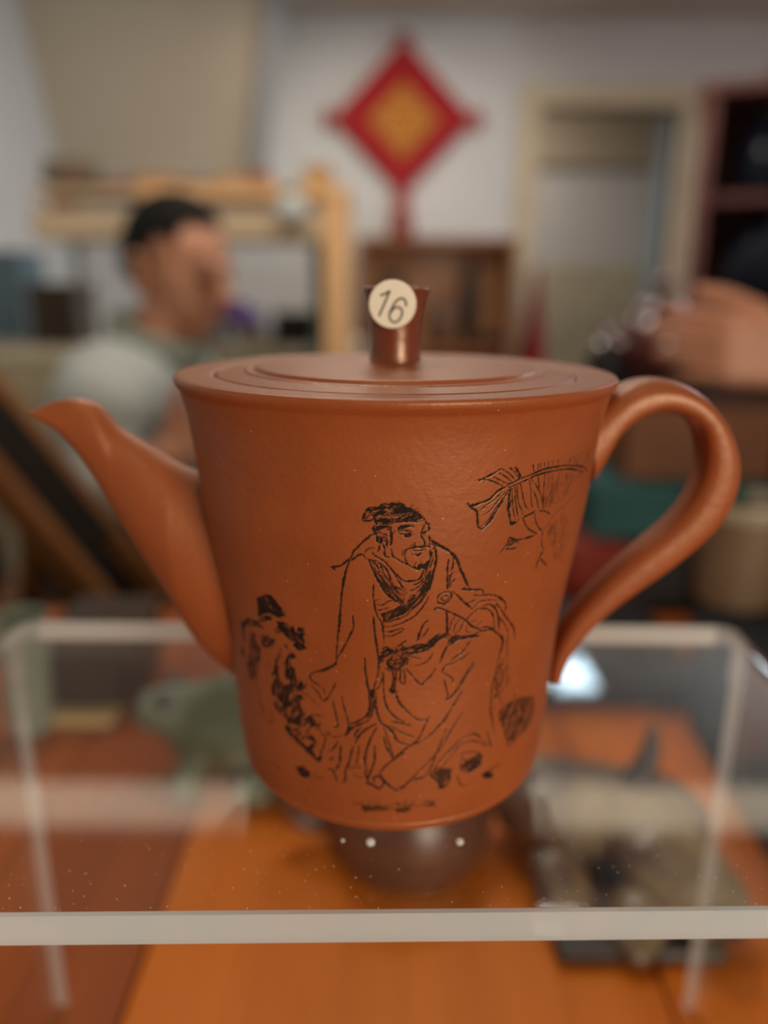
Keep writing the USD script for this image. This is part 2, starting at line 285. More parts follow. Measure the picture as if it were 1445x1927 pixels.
# --- the engraving, traced stroke by stroke on the body's surface
CROP = {'A': (660, 930, 8.028), 'B': (680, 1030, 8.028), 'C': (800, 1060, 8.028), 'D': (560, 1310, 7.225), 'E': (760, 1310, 5.558), 'F': (440, 1100, 8.028),
        'G': (480, 1250, 7.706), 'H': (680, 1160, 6.568), 'K': (600, 930, 3.6125), 'L': (840, 800, 4.5156), 'M': (640, 1200, 3.8026), 'N': (420, 900, 2.3306)}
STROKES = """
# crop+group width [strength]: polyline ; polyline      (fill: density strength angle)
As 4: 165,390 200,330 240,250 270,215 330,200 390,205 410,215; 410,215 440,185 480,155 530,150 570,175 600,150 640,145 700,170 740,145 780,160 830,210 900,225 960,260 1030,310 1110,380
As 3.2: 165,390 185,410 230,400 290,400 330,385 350,350; 270,330 240,370; 520,470 600,450 660,425 750,415 850,405 950,410 1040,415 1100,395 1110,380
As 4: 350,340 370,400 385,455
As fill .62 .95 15: 270,215 390,205 530,150 570,175 640,145 740,145 830,210 960,260 1100,385 950,400 800,405 660,415 520,460 430,450 370,330 290,330 240,260
As 2.2: 420,235 500,260 600,290 680,300 760,290; 390,290 450,300 520,320 600,330 700,325 780,320; 400,360 470,370 540,390 620,370 700,385 770,370; 410,410 480,430 560,420 640,390 740,395; 430,460 500,440 580,430; 470,200 540,210 600,240 680,260 760,250 830,240; 560,180 620,200 640,240; 740,170 700,210 690,260 740,290 790,330 790,400; 830,220 860,250 930,270 1000,320 1060,380; 850,260 870,320 900,380 960,400; 900,280 960,330 1010,390; 280,240 340,230 390,250; 260,290 320,270 380,300; 200,390 250,330 300,300
As 5: 350,480 340,530 360,580 390,600; 590,560 605,620 610,680 600,770
As 3: 400,500 470,480 540,500 600,490
As fill .8 1 20: 440,490 620,485 610,560 540,565 460,540 390,600 340,540 350,480
As fill .85 1 80: 585,560 635,600 620,690 595,640
As fill .75 1 70: 380,620 470,640 460,740 400,720
As 4: 380,620 420,650 400,700 430,740; 440,640 460,700 440,740
As 2.6: 490,600 520,610 545,640; 470,660 520,650 545,690 565,720 540,760 550,800
As 3.4: 510,690 545,740; 470,740 500,790 510,850 500,920 530,950 580,955; 430,770 425,830 400,870
As 3: 600,820 620,880 630,940 700,980 780,1030 860,1070 900,1090
As 4.4: 715,540 730,500 780,490 840,480 890,480 945,495; 730,530 790,510 850,490
As 2.6: 715,575 780,605 850,600 910,580; 730,555 800,550 880,550 920,570
As fill 1 1 10: 800,605 910,590 900,640 850,660 810,640
As 3: 1110,480 1075,550 1065,620 1090,680 1115,740 1110,770; 1100,470 1160,460 1185,520 1170,560; 1180,630 1190,700 1190,790
As 3.6: 1130,410 1150,450 1190,455
As fill 1 1 20: 1070,590 1160,550 1120,600 1085,640
As 3.6: 960,740 955,770 970,790 1000,800; 800,860 860,830 930,810 1000,805 1040,800 1140,790 1180,800
As 2.4: 930,760 900,800; 920,850 980,855 1050,850 1120,830; 910,910 940,915; 790,850 770,930
As 3.6: 980,910 1000,930 1030,910 1060,890
As 3: 830,850 810,920 825,1000 860,1060 920,1100 1000,1130 1040,1140
As fill .68 .9 75: 1000,1080 1060,1040 1130,1050 1200,980 1190,840 1240,870 1250,960 1210,1100 1150,1150 1060,1140 920,1100
As 2.2: 1060,1020 1070,1140; 1030,1050 1040,1130; 1090,1040 1100,1140; 1190,850 1210,980
As 4 .95: 0,960 40,870 110,790 180,720 250,670 310,610 380,605; 0,1000 60,960 120,920 170,910 210,950
As 3.6 .7: 210,890 250,830 300,810 350,815
As 3.2: 330,890 360,930 440,970 500,1010 560,1070 610,1130 650,1200; 210,950 270,990 340,1000 420,1040 500,1090 560,1180 610,1290
As 4.6: 1220,705 1300,750 1380,790 1445,840
As fill .6 .7 -30: 1220,710 1330,760 1270,850 1220,770
As 3.6: 1270,850 1290,960 1270,1100 1230,1260 1190,1445
Bs fill .56 .8 -55: 110,190 250,250 330,400 430,560 560,650 690,700 620,860 480,780 330,650 250,500 170,340
Bs fill .66 .85 50: 960,320 1060,330 1050,520 960,720 800,900 620,1030 330,1130 290,1010 480,950 680,840 850,680 940,560
Bs 3.8: 110,190 170,340 250,500 330,650 430,750 520,810 610,870; 1120,40 1130,170 1100,330 1050,540 980,690 880,830 740,960 680,1030
Bs 3: 290,260 340,400 430,520 520,600 600,640 680,690; 330,280 400,380 440,500 470,540; 270,170 360,220 430,310 510,420 570,530 630,610 680,640; 780,570 860,540 920,470; 680,1030 560,1080 420,1120 320,1140; 610,870 480,950 290,1010
Bs 3.6: 500,380 560,440 620,500 690,520 780,510 860,490 910,420 940,350; 740,740 800,720 790,770; 840,680 880,640 960,580
Bs 2.4: 290,260 240,220; 730,660 830,620 900,560 940,470; 210,800 290,790; 240,860 300,880 370,840 430,810 500,800; 250,950 320,940 400,915
Bs 2.8: 330,1200 440,1200 560,1160 680,1110 800,1040 900,930 980,820 1010,750; 330,1260 400,1280 480,1260 560,1240 620,1225 640,1240; 340,1340 440,1340 530,1310 620,1260
Bs 3.4: 185,570 175,700 190,820 210,950 240,1040 290,1120 320,1200 330,1300 340,1445
Bs 3.6: 1000,1110 940,1160 890,1270 860,1370 830,1420; 1320,190 1300,300 1300,500 1300,640
Bs fill .7 .8 60: 860,1270 900,1280 880,1400 840,1390
Bs 2.6: 1010,1230 950,1320 900,1380; 1390,150 1380,300 1340,380; 1420,380 1370,390 1340,470 1320,550; 1410,480 1350,560
Bs fill .5 .7 60: 1310,420 1380,430 1340,590 1305,640
Bs 4.6: 1220,0 1300,40 1390,120 1445,190
Ks 4.4: 765,320 830,360 905,405 945,460 985,560 1025,640; 230,400 190,500 165,600 150,720 140,850 125,1000 118,1100
Ks 4: 80,495 130,490 190,455 230,410; 118,1100 120,1135 60,1180 0,1200; 90,500 110,515
Ks 3.4: 230,830 235,890 200,980 125,1110; 370,830 375,920 390,1010 405,1150; 310,1115 315,1200 325,1290 345,1360
Ks 2.2: 370,620 370,720 385,800
Cs 4: 490,0 540,120 600,250 680,390; 555,390 600,395 690,400 780,400 860,400 880,450; 570,400 600,370; 1180,560 1130,520 1090,500
Cs 3.2: 740,480 800,490 880,480 960,475 1050,485 1110,520; 1130,550 1200,580 1220,640 1210,720; 620,610 690,590 760,550; 1110,800 1180,900
Cs 2.4: 740,670 800,600 860,570 960,555 1080,560; 1180,900 1240,1000 1250,1120 1240,1240
Cs 4: 880,650 960,620 1040,660 1090,760 1110,900 1120,1020; 1080,610 1150,700 1210,800 1290,900 1340,1000 1350,1130
Cs 3: 800,690 900,685 980,720 1030,800 1040,900 1045,990; 800,690 740,740 660,810 620,870
Cs 3.2: 180,540 220,470 300,435 380,435 400,470 380,540 330,590 260,610 200,600 180,540
Cs 2.2: 240,540 260,500 320,490 360,520 340,560 280,570 240,540; 260,650 310,600; 470,800 420,840 390,910 370,1010; 540,840 480,900 440,970 430,1050; 590,870 550,950 510,1040; 640,960 620,1000 640,1040 700,1040; 700,880 780,870; 850,880 790,950
Cs 3.8: 420,430 480,480 580,580 650,640 710,690; 140,700 160,675 220,680 300,710 440,770 540,820 620,870 700,950 780,980 850,1020
Cs 4.6: 320,740 330,860 330,1000 350,1080; 860,970 940,960 1000,990 1080,1050 1150,1110 1180,1200 1160,1320
Cs 3.6: 350,1080 430,1120 520,1110 620,1100 720,1090 830,1030 940,1010 1000,990; 0,1250 100,1150 220,1065; 0,1310 80,1270 170,1150 250,1110 330,1120; 330,1260 280,1340 240,1440
Cs 5: 340,1250 420,1200 500,1150 600,1130 720,1110 820,1100
Cs fill .6 .8 15: 300,1040 440,1080 560,1100 420,1200 340,1260 330,1120 250,1110 180,1180 100,1250 150,1130
Cs 2.4: 690,1170 620,1270 540,1350 400,1445
Hs 3.8: 150,0 160,180 180,340 200,440 215,560 205,690; 40,515 45,650 65,780 85,900 95,980 100,1100 70,1210 0,1260
Hs 3.2: 205,690 180,800 150,880 130,960; 150,980 160,1080 200,1220 240,1314; 270,700 270,850 280,1000 320,1130 390,1220 470,1270; 290,440 250,480 240,540 270,560
Hs fill .85 1 20: 70,900 165,905 155,1000 105,1010
Hs fill .5 .7 80: 85,980 160,980 170,1090 100,1200
Hs 2.4: 240,690 260,720 220,860 170,920; 520,480 620,500 730,525; 660,610 720,600 800,560 880,460
Hs 4: 450,370 490,340 550,305; 490,360 560,390 640,370 720,350 800,350 880,300 970,215; 500,450 600,460 700,450 800,410 880,370 940,300 1050,260
Hs fill .62 .9 15: 560,390 720,350 860,330 930,290 880,360 780,420 620,470 520,450 460,400
Hs fill .5 .9 35: 270,380 350,410 450,400 550,520 560,600 430,660 320,640 290,520 200,620 210,470
Hs 3: 270,370 340,400 400,430 440,400 400,390; 310,480 360,440 430,470 480,500 520,540 510,600; 330,560 370,540 420,580 420,640 360,650 320,600 330,560; 470,520 510,560 560,590 570,540 520,490; 290,640 350,670 420,670 480,640
Hs 3.6: 380,680 400,780 345,930; 425,690 420,800 405,930; 470,640 480,740 470,790 520,840
Hs fill .55 .7 80: 385,690 425,690 415,860 350,920
Hs fill 1 1 10: 340,895 410,895 405,960 350,955
Hs 3: 510,650 535,760 530,840; 1060,380 1000,500 970,570; 1110,550 1170,500 1240,450 1330,310; 1330,440 1250,520 1130,580 1040,610 1000,680 1070,730 1130,780 1130,830; 1020,780 1050,900 1070,980 1040,1040 1110,1000 1180,900 1260,760 1380,560
Hs 3.4: 550,650 620,730 690,810 740,850 770,810 850,740 915,640; 410,900 450,1010 530,1140 640,1240 720,1285 800,1280 840,1240; 1240,930 1150,1080 1050,1240 1010,1314
Ms 4.2 .8: 1165,0 1140,130 1110,260 1085,370 1075,480 1090,600 1100,680
Ms 3 .6: 1180,20 1190,200 1130,330 1140,430 1170,480
Ms fill .42 .55 80: 1110,240 1200,100 1210,300 1150,430 1090,420 1090,600
Ms 3: 965,180 900,280 830,390 760,440; 870,390 800,500 750,580 690,650 600,730 490,780 380,870 280,970; 630,580 600,640 560,720 490,780; 690,910 740,850 820,770 880,720 950,690 1010,720 1050,780; 310,640 350,760 380,850
Ms 2.6: 880,530 800,650 720,790 640,880 560,960 490,1030; 760,660 700,800 660,900 600,1000 530,1020; 360,630 440,680 530,710; 720,940 800,840 870,760 930,740 1000,750 1040,780; 840,990 890,1060 930,1030; 870,830 930,820 1010,850 1000,910 930,960 860,930 870,830; 870,850 920,890 990,880; 860,900 920,930 990,920
Ms 3.2: 280,970 330,1030 400,1090 440,1080 490,1030 540,1010 600,1000; 310,620 380,690 430,750 500,770; 700,960 720,1040; 740,960 740,1050; 1050,670 1080,780
Ms 4: 240,1000 280,990 310,1040 280,1080 240,1060 200,1030; 360,600 420,610 500,630; 690,910 650,980 700,1030 720,1080 760,1060 780,970
Ms fill .72 .8 20: 900,880 990,830 1015,860 1000,915 930,965 860,940
Ms fill .6 .75 60: 660,940 700,930 800,950 770,1060 720,1085 680,1030
Mg fill .95 .9 30: 1000,990 1060,950 1100,990 1060,1010
Mg 5 .6: 1060,980 1100,930 1150,900
MR fill .52 .75 60: 1180,480 1240,450 1330,430 1390,430 1380,560 1340,650 1270,700 1230,750 1190,740 1150,600 1130,560
MR 4 .8: 1180,490 1250,450 1330,430 1380,440 1370,560 1340,640 1260,720 1220,770 1190,720; 1250,440 1250,400; 1180,490 1140,540 1150,600
Ds 4: 480,70 500,180 530,300 545,400 490,420; 960,0 980,150 940,260 880,310 800,350 700,380; 770,560 800,480 860,430; 1060,0 1070,150 1100,300 1150,380 1240,430 1310,520 1340,610 1440,640; 1170,560 1200,680 1270,800 1300,860; 1300,860 1445,760; 1180,0 1200,120 1280,250 1445,350; 1340,0 1390,110 1445,170; 420,990 470,1000 510,1100 540,1160; 1040,1200 1030,1120 1080,1090 1170,1160 1260,1240 1340,1290
Ds 3.4: 600,0 620,120 660,250 690,380 700,430; 830,680 810,850 790,930; 380,560 350,680 310,780; 430,740 470,740; 1300,870 1200,940 1120,1040; 550,620 500,690 470,740
Ds 4.6: 640,540 700,470 780,410 880,370 960,330; 590,670 575,800 570,900 520,990; 750,680 720,800 690,920 650,1000 640,1160 600,1170; 1070,430 990,580 930,750 910,870 930,1000 910,1060; 780,640 820,560 900,470 980,420 1060,380; 1040,680 1045,850 1010,970 960,1100 940,1190; 440,860 480,840
Ds fill .9 .9 60: 640,520 690,390 730,430 680,530
Ds fill .7 .7 70: 1000,0 1040,0 1040,180 1000,330 950,300 980,150
Ds 2.4 .8: 320,540 420,500 480,550 600,530; 700,1000 800,960 860,980; 740,1040 800,1090 870,1110; 250,250 360,280
Ds 5: 940,1190 1020,1210 1090,1260 1150,1220; 1380,1250 1440,1230; 910,1060 960,1150
Gs 3.2: 1180,0 1100,50 1000,90 880,110 790,180 800,220 900,290 980,350 1010,430; 800,300 860,360 920,430 980,530 1050,490 1100,400 1170,270
Gs 2.2 .8: 660,390 760,450 860,550 920,610; 780,720 880,740 1000,770; 930,910 960,1000 1000,1040 1080,990
Fr fill .95 1 -35: 335,200 420,180 480,140 560,160 640,260 720,350 790,470 690,500 600,450 480,440 420,470 360,490 350,350
Fr fill .72 .9 20: 110,570 200,510 330,540 460,560 580,530 500,460 400,500 370,580 460,650 350,650 260,620 180,600 150,700 110,640
Fr fill .8 .95 -40: 640,560 760,560 850,650 900,620 920,720 980,640 1050,650 1060,800 1080,980 960,1000 880,920 940,850 800,780 720,700 650,650
Fr fill .62 .8 30: 600,680 700,640 700,740 620,740; 380,780 520,770 640,850 560,960 430,950
Fr fill .6 .8 80: 240,720 320,740 330,850 410,960 380,1200 340,1445 260,1440 200,1250 240,1000; 110,560 170,600 170,700 180,900 120,700; 100,980 150,960 170,1080 120,1080
Fr fill .7 .9 75: 640,1100 700,1000 690,1200 640,1350 560,1400 600,1250; 820,1060 900,1040 950,1110 860,1120 880,1250 950,1440 780,1440 740,1200
Fr 5: 760,900 810,960; 980,640 1030,800 1060,970; 720,700 800,780 900,860
Fr 3 .5: 540,1150 530,1300
Gr fill .66 .9 80: 290,0 350,40 330,200 420,300 500,280 520,0 560,60 600,210 740,300 720,350 640,400 560,370 500,430 480,600 420,640 320,500 250,440 230,350 270,200
Gr fill .6 .85 50: 250,520 330,560 420,640 470,620 490,540 560,400 600,450 650,420 680,500 640,560 660,650 700,720 820,760 880,850 940,880 960,1000 900,960 850,900 800,920 780,850 700,900 600,880 480,870 430,780 350,720 280,640
Gr fill .8 .95 -50: 420,880 500,900 540,1000 640,1090 760,1200 820,1130 740,1060 800,1010 880,1100 860,1200 830,1260 960,1420 880,1400 790,1300 600,1130 480,1020
Gr fill .36 .7 40: 500,900 760,900 800,1010 700,1100 600,1050
Gr fill .8 .9 80: 960,1300 900,1350 950,1420
Gr 4 .6: 0,0 20,200 60,450 90,620 180,830 240,850 250,720 200,650; 60,560 120,620 120,700
Gr 4 .9: 430,900 560,1060 700,1180 800,1290 940,1420; 330,560 420,680 480,740; 480,600 500,430 560,380
Gg fill .8 .85 -20: 580,1500 700,1470 790,1560 800,1640 700,1640 620,1580
Gg 5 .5: 850,1570 900,1640 1000,1640; 230,1420 320,1480 380,1540; 760,1800 790,1850
Ng 5 .6: 600,1455 650,1440 700,1445 760,1450 830,1455; 880,1435 920,1440
Ng 3 .7: 620,1450 600,1415; 640,1450 640,1410; 660,1450 690,1410; 670,1450 660,1415; 790,1460 800,1410; 800,1455 840,1410; 780,1455 760,1420; 860,1440 900,1415 930,1440; 560,1420 640,1440; 700,1440 780,1430 860,1440
Ng fill .7 .75 10: 600,1440 680,1435 720,1455 620,1465; 750,1445 820,1440 810,1465 760,1465; 880,1420 920,1415 935,1440 900,1435
Ll 4: 275,468 340,445 420,400 520,345 580,340; 580,345 610,400 635,440; 640,200 680,190 760,185 830,175 900,160 925,175; 735,330 745,395; 1060,175 1120,150 1180,125 1250,150
Ll 3: 300,460 370,470 430,495 480,520; 690,205 725,260 735,330 745,395
Ll 2.4: 400,440 480,480 530,500; 450,410 520,450 560,490; 480,380 540,420 580,465; 520,355 570,390 600,430; 735,200 770,280 780,380; 770,210 795,290 800,360; 825,180 830,260 835,350; 855,180 860,270 870,350; 890,170 900,260 905,340; 905,170 935,230 950,320; 1065,190 1060,260 1035,330
Ll fill .95 1 -30: 595,415 640,430 625,455; 270,460 300,458 290,480; 635,190 660,190 655,210
Ll 3.4: 500,530 600,470 720,420 850,370 960,350 1090,345 1180,365 1200,400; 530,530 650,480 760,430 880,395 1000,375 1100,380 1170,400
Ll 4.6: 180,665 210,690 290,660 350,640 410,590 440,560 500,530; 545,540 530,640 525,700 540,790 550,840 600,830 615,800
Ll 4: 180,670 220,710 265,740 265,810 275,870 300,885; 300,885 370,820 430,720 480,640 530,550; 650,790 680,770 740,740 750,720; 460,1085 500,1030 540,960 600,975 680,960 760,930; 760,1220 780,1150 810,1090 830,1060; 800,1140 850,1190
Ll 2.4: 290,720 340,690; 320,690 400,640 470,570; 300,770 370,730 440,640 510,560; 280,870 340,830 400,740 480,620; 560,540 560,650 580,780; 585,520 590,640 610,780; 605,510 610,650 640,720 650,760; 630,490 650,600 670,680 700,720; 700,460 720,560 720,650 740,710; 720,460 780,540 810,620 820,710; 780,430 790,540; 840,420 825,560 830,700; 740,560 770,640 780,710
Ll 3: 655,800 680,860 730,905 770,920; 750,750 760,820 790,880 820,900; 790,730 830,730 880,760; 820,900 810,1000 830,1060; 500,1050 560,1050 600,1040
Ll fill .8 .95 70: 525,640 550,650 545,720 525,700; 540,800 580,830 555,850
Ll 2.2 .6: 820,890 870,840 900,780 1000,680 1100,580; 900,430 890,560; 960,400 940,560; 1020,390 1000,520
Ll fill .6 .7 10: 520,980 550,960 640,970 600,1000 520,1030
Ll fill .26 .4 85: 830,420 1150,400 1060,560 880,720 820,690; 840,900 1000,720 1050,900 980,1190 880,1080; 1060,200 1180,140 1240,170 1220,330 1040,330
"""
def on_body(px):
    """Pixels of the traced drawing -> (angle, height) on the body."""
    px = np.atleast_2d(px).astype(float)
    d = (px[:, :1] - IW / 2) / FPX * RT - (px[:, 1:2] - IH / 2) / FPX * UP + FWD
    k = np.linspace(.10, .20, 1500)
    p = CAM + d[:, None] * k[None, :, None]
    g = np.hypot(p[..., 0] - CX, p[..., 1] - CY) - radius(p[..., 2])
    hit = np.where((g < 0).any(1), (g < 0).argmax(1), g.argmin(1))
    q = p[np.arange(len(px)), hit]
    return np.stack([np.arctan2(q[:, 0] - CX, CY - q[:, 1]), q[:, 2] - ZB], 1)

RS = .0405                                   # mean radius: angle -> arc length
STEP = .000125
th0, th1, az0, az1 = -1.34, 1.50, .0035, .0765
na, nz = int((th1 - th0) * RS / STEP), int((az1 - az0) / STEP)
ga, gz = np.linspace(th0, th1, na), np.linspace(az0, az1, nz)
sa_, sz_ = ga * RS, gz
ink = np.zeros((nz, na), np.float32); grp = np.zeros((nz, na), np.int8)
GX, GZ = np.meshgrid(sa_, sz_)
grain = meshkit.fbm(np.stack([GX * 2400, GZ * 2400, 0 * GX], -1), 2, 5)

def stamp(a, b, wa, wb, s, g):
    """One tapered segment of a stroke between surface points a and b."""
    m = max(wa, wb) + 2 * STEP
    i0, i1 = np.searchsorted(sa_, [min(a[0], b[0]) - m, max(a[0], b[0]) + m]); j0, j1 = np.searchsorted(sz_, [min(a[1], b[1]) - m, max(a[1], b[1]) + m])
    if i1 <= i0 or j1 <= j0: return
    X, Z = GX[j0:j1, i0:i1], GZ[j0:j1, i0:i1]
    v = b - a; L = v @ v + 1e-16
    t = np.clip(((X - a[0]) * v[0] + (Z - a[1]) * v[1]) / L, 0, 1)
    d = np.hypot(X - a[0] - t * v[0], Z - a[1] - t * v[1]) - (wa + (wb - wa) * t) - (grain[j0:j1, i0:i1] - .5) * .00013
    c = np.clip(.5 - d / (1.5 * STEP), 0, 1) * s
    sub = ink[j0:j1, i0:i1]; up = c > sub
    sub[up] = c[up]; grp[j0:j1, i0:i1][up] = g

def stroke(pts, w, s, g):
    n = len(pts)
    if n > 2:
        t = np.r_[0, np.cumsum(np.hypot(*np.diff(pts, axis=0).T))]; t = t + np.arange(n) * 1e-9
        m = max(4, int(t[-1] / .00035)); q = np.linspace(0, t[-1], m)
        p = np.stack([PchipInterpolator(t, pts[:, 0])(q), PchipInterpolator(t, pts[:, 1])(q)], 1)
    else:
        m = max(3, int(np.hypot(*(pts[1] - pts[0])) / .0004)); p = pts[0] + np.linspace(0, 1, m)[:, None] * (pts[-1] - pts[0])
    u = np.linspace(0, 1, len(p)); ph = rng.uniform(0, 9)
    hw = w / 2 * (.55 + .45 * np.minimum(1, 5 * np.minimum(u + .03, 1.03 - u))) * (1 + .22 * np.sin(ph + 17 * u) + rng.normal(0, .14, len(p)))
    p = p + rng.normal(0, .000022, p.shape)
    for k in range(len(p) - 1): stamp(p[k], p[k + 1], max(hw[k], .00006), max(hw[k + 1], .00006), s, g)

def inside(poly, X, Z):
    r = np.zeros(X.shape, bool); n = len(poly)
    for k in range(n):
        (x0, y0), (x1, y1) = poly[k], poly[(k + 1) % n]
        if y0 != y1: r ^= ((Z < y0) != (Z < y1)) & (X < (x1 - x0) * (Z - y0) / (y1 - y0) + x0)
    return r

def fill(poly, dens, s, g, ang):
    """Scratched shading: short nicks over a worn wash inside a traced outline."""
    lo, hi = poly.min(0), poly.max(0)
    i0, i1 = np.searchsorted(sa_, [lo[0], hi[0]]); j0, j1 = np.searchsorted(sz_, [lo[1], hi[1]])
    if i1 <= i0 or j1 <= j0: return
    X, Z = GX[j0:j1, i0:i1], GZ[j0:j1, i0:i1]
    jit = meshkit.fbm(np.stack([X * 1100, Z * 1100, 0 * X + 7], -1), 2, 3) - .5
    ins = inside(poly, X + jit * .0008, Z + np.roll(jit, 3, 0) * .0008)
    ca, si = math.cos(ang), math.sin(ang)
    n = meshkit.fbm(np.stack([(X * ca + Z * si) * 700, (Z * ca - X * si) * 3000, 0 * X + g], -1), 3, 11)
    c = np.clip((n - (.70 - .52 * dens)) / .12, 0, 1) * s * ins
    sub = ink[j0:j1, i0:i1]; up = c > sub
    sub[up] = c[up]; grp[j0:j1, i0:i1][up] = g
    area = (hi[0] - lo[0]) * (hi[1] - lo[1])
    for _ in range(int(area * 2.6e6 * dens)):
        c0 = lo + rng.random(2) * (hi - lo)
        if inside(poly, np.array([[c0[0]]]), np.array([[c0[1]]]))[0, 0]:
            a = ang + rng.normal(0, .45); L = rng.uniform(.0004, .0013)
            e = c0 + L * np.array([math.cos(a), math.sin(a)])
            stamp(c0, e, .00009, .00004, s, g)

PXM = .0000885                               # one pixel of the photo on the pot's front, metres
for line in STROKES.strip().splitlines():
    line = line.strip()
    if not line or line[0] == '#': continue
    head, body = line.split(':'); h = head.split()
    crop, g = h[0][0], {'s': 1, 'r': 2, 'l': 3, 'g': 4, 'R': 5}[h[0][1]]
    ox, oy, sc_ = CROP[crop]
    for seg in body.split(';'):
        px = np.array([[float(c) for c in p.split(',')] for p in seg.split()])
        pts = on_body(px / sc_ + [ox, oy]); pts[:, 0] *= RS
        if h[1] == 'fill': fill(pts, min(1.1, float(h[2]) + (.10 if g in (2, 5) else .06)), min(1.0, float(h[3]) + .12), g, math.radians(float(h[4])))
        else: stroke(pts, float(h[1]) * 1.12 * PXM, float(h[2]) if len(h) > 2 else 1.0, g)
ink *= np.clip(.94 + (grain - .3) * 1.0, 0, 1)

# --- body surface: a fine grid where it is engraved (grooves cut in), coarse elsewhere
ta = np.r_[np.linspace(th1, th0 + 2 * np.pi, 190)[1:-1]]
A_all = np.r_[ga, ta]
zf = np.r_[np.linspace(0, .0034, 34)[:-1], gz, np.linspace(az1, H - .0045, 40)[1:], np.linspace(H - .0045, H, 50)[1:]]
zd = len(np.linspace(0, .0034, 34)) - 1
INK = np.zeros((len(zf), len(A_all)), np.float32); INK[zd:zd + nz, :na] = ink
GRP = np.zeros(INK.shape, np.int8); GRP[zd:zd + nz, :na] = grp
R = radius(ZB + zf)[:, None] - .00008 * INK ** 1.5
Rl = R.copy()
wob = meshkit.fbm(np.stack([np.cos(A_all)[None] * 14 + 0 * zf[:, None], np.sin(A_all)[None] * 14 + 0 * zf[:, None], zf[:, None] * 300 + 0 * A_all[None]], -1), 2, 2) - .5
Rl = Rl + wob * .00003
V = np.stack([Rl * np.sin(A_all)[None], -Rl * np.cos(A_all)[None], np.broadcast_to(zf[:, None], Rl.shape)], -1)
nr, nc = Rl.shape
I, J = np.meshgrid(np.arange(nr - 1), np.arange(nc), indexing='ij'); J2 = (J + 1) % nc
Q = np.stack([I * nc + J, I * nc + J2, (I + 1) * nc + J2, (I + 1) * nc + J], -1).reshape(-1, 4)
F = np.vstack([Q[:, [0, 1, 2]], Q[:, [0, 2, 3]]])
# inner side: rounded lip, flat shoulder ledge round the lid seat, and the closed bottom
RT_ = float(radius(ZT)); LID_R = .0372
prof_in = [(RT_ - .0004, H + .00012), (RT_ - .0009, H + .00018), (RT_ - .0020, H + .0001), (LID_R + .0012, H - .00015), (LID_R + .0003, H - .0002), (LID_R, H - .0005),
           (LID_R - .0002, H - .004), (LID_R - .004, H - .004), (LID_R - .0045, H - .008), (.033, .01), (.030, .004), (0, .004)]
VV = V.reshape(-1, 3); ntop = (nr - 1) * nc
extra = []; faces = [F]; prev = np.arange(ntop, ntop + nc); base = len(VV)
for r_, z_ in prof_in:
    extra.append(np.stack([r_ * np.sin(A_all), -r_ * np.cos(A_all), np.full(nc, z_)], 1)); cur = base + np.arange(nc); base += nc
    nxt = np.roll(np.arange(nc), -1)
    faces += [np.stack([prev, prev[nxt], cur[nxt]], 1), np.stack([prev, cur[nxt], cur], 1)]; prev = cur
prev = np.arange(nc)
for r_, z_ in [(.0312, .0002), (.029, .0012), (0, .0012)]:
    extra.append(np.stack([r_ * np.sin(A_all), -r_ * np.cos(A_all), np.full(nc, z_)], 1)); cur = base + np.arange(nc); base += nc
    nxt = np.roll(np.arange(nc), -1)
    faces += [np.stack([prev, cur[nxt], prev[nxt]], 1), np.stack([prev, cur, cur[nxt]], 1)]; prev = cur
VV = np.vstack([VV] + extra); FF = np.vstack(faces)
IV = np.r_[INK.ravel(), np.zeros(len(VV) - nr * nc)]; GV = np.r_[GRP.ravel(), np.zeros(len(VV) - nr * nc, int)]
NN = np.zeros_like(VV); fn = np.cross(VV[FF[:, 1]] - VV[FF[:, 0]], VV[FF[:, 2]] - VV[FF[:, 0]])
for k in range(3): NN += np.stack([np.bincount(FF[:, k], fn[:, c], len(VV)) for c in range(3)], 1)
NN /= np.maximum(np.linalg.norm(NN, axis=1), 1e-20)[:, None]
fi = IV[FF].mean(1); fg = np.where(fi > .42, np.max(GV[FF], axis=1), 0)

def raw(name, parent, sel, label=None, mat_=clay_ink_m):
    f = FF[sel]; u, inv = np.unique(f, return_inverse=True); f = inv.reshape(-1, 3)
    m = UsdGeom.Mesh.Define(stage, prim_path(name, parent))
    m.CreatePointsAttr(Vt.Vec3fArray.FromNumpy(VV[u].astype(np.float32)))
    m.CreateFaceVertexCountsAttr(Vt.IntArray.FromNumpy(np.full(len(f), 3, np.int32)))
    m.CreateFaceVertexIndicesAttr(Vt.IntArray.FromNumpy(f.astype(np.int32).ravel()))
    m.CreateSubdivisionSchemeAttr('none')
    m.CreateNormalsAttr(Vt.Vec3fArray.FromNumpy(NN[u].astype(np.float32))); m.SetNormalsInterpolation('vertex')
    UsdGeom.PrimvarsAPI(m).CreatePrimvar('ink', T.FloatArray, 'vertex').Set(Vt.FloatArray.FromNumpy(IV[u].astype(np.float32)))
    UsdShade.MaterialBindingAPI.Apply(m.GetPrim()).Bind(mat_)
    if label: tag(m.GetPrim(), label)
    return m.GetPrim()
body = raw('body', pot, fg == 0)
raw('engraved_scholar', body, fg == 1, 'dark engraved drawing of a seated bearded scholar holding a scroll')
raw('engraved_rock', body, fg == 2, 'dark scratched engraving of a tall craggy rock left of the scholar')
raw('engraved_rock', body, fg == 5, 'dark scratched engraving of a small rock right of the knee of the scholar')
raw('engraved_leaf', body, fg == 3, 'dark engraved drooping banana leaf at the upper right of the body')
raw('engraved_grass', body, fg == 4, 'small dark engraved grass tufts on the ground below the scholar')

def pp(px, py, dy=0.0): return at(px, py, y=CY + dy)
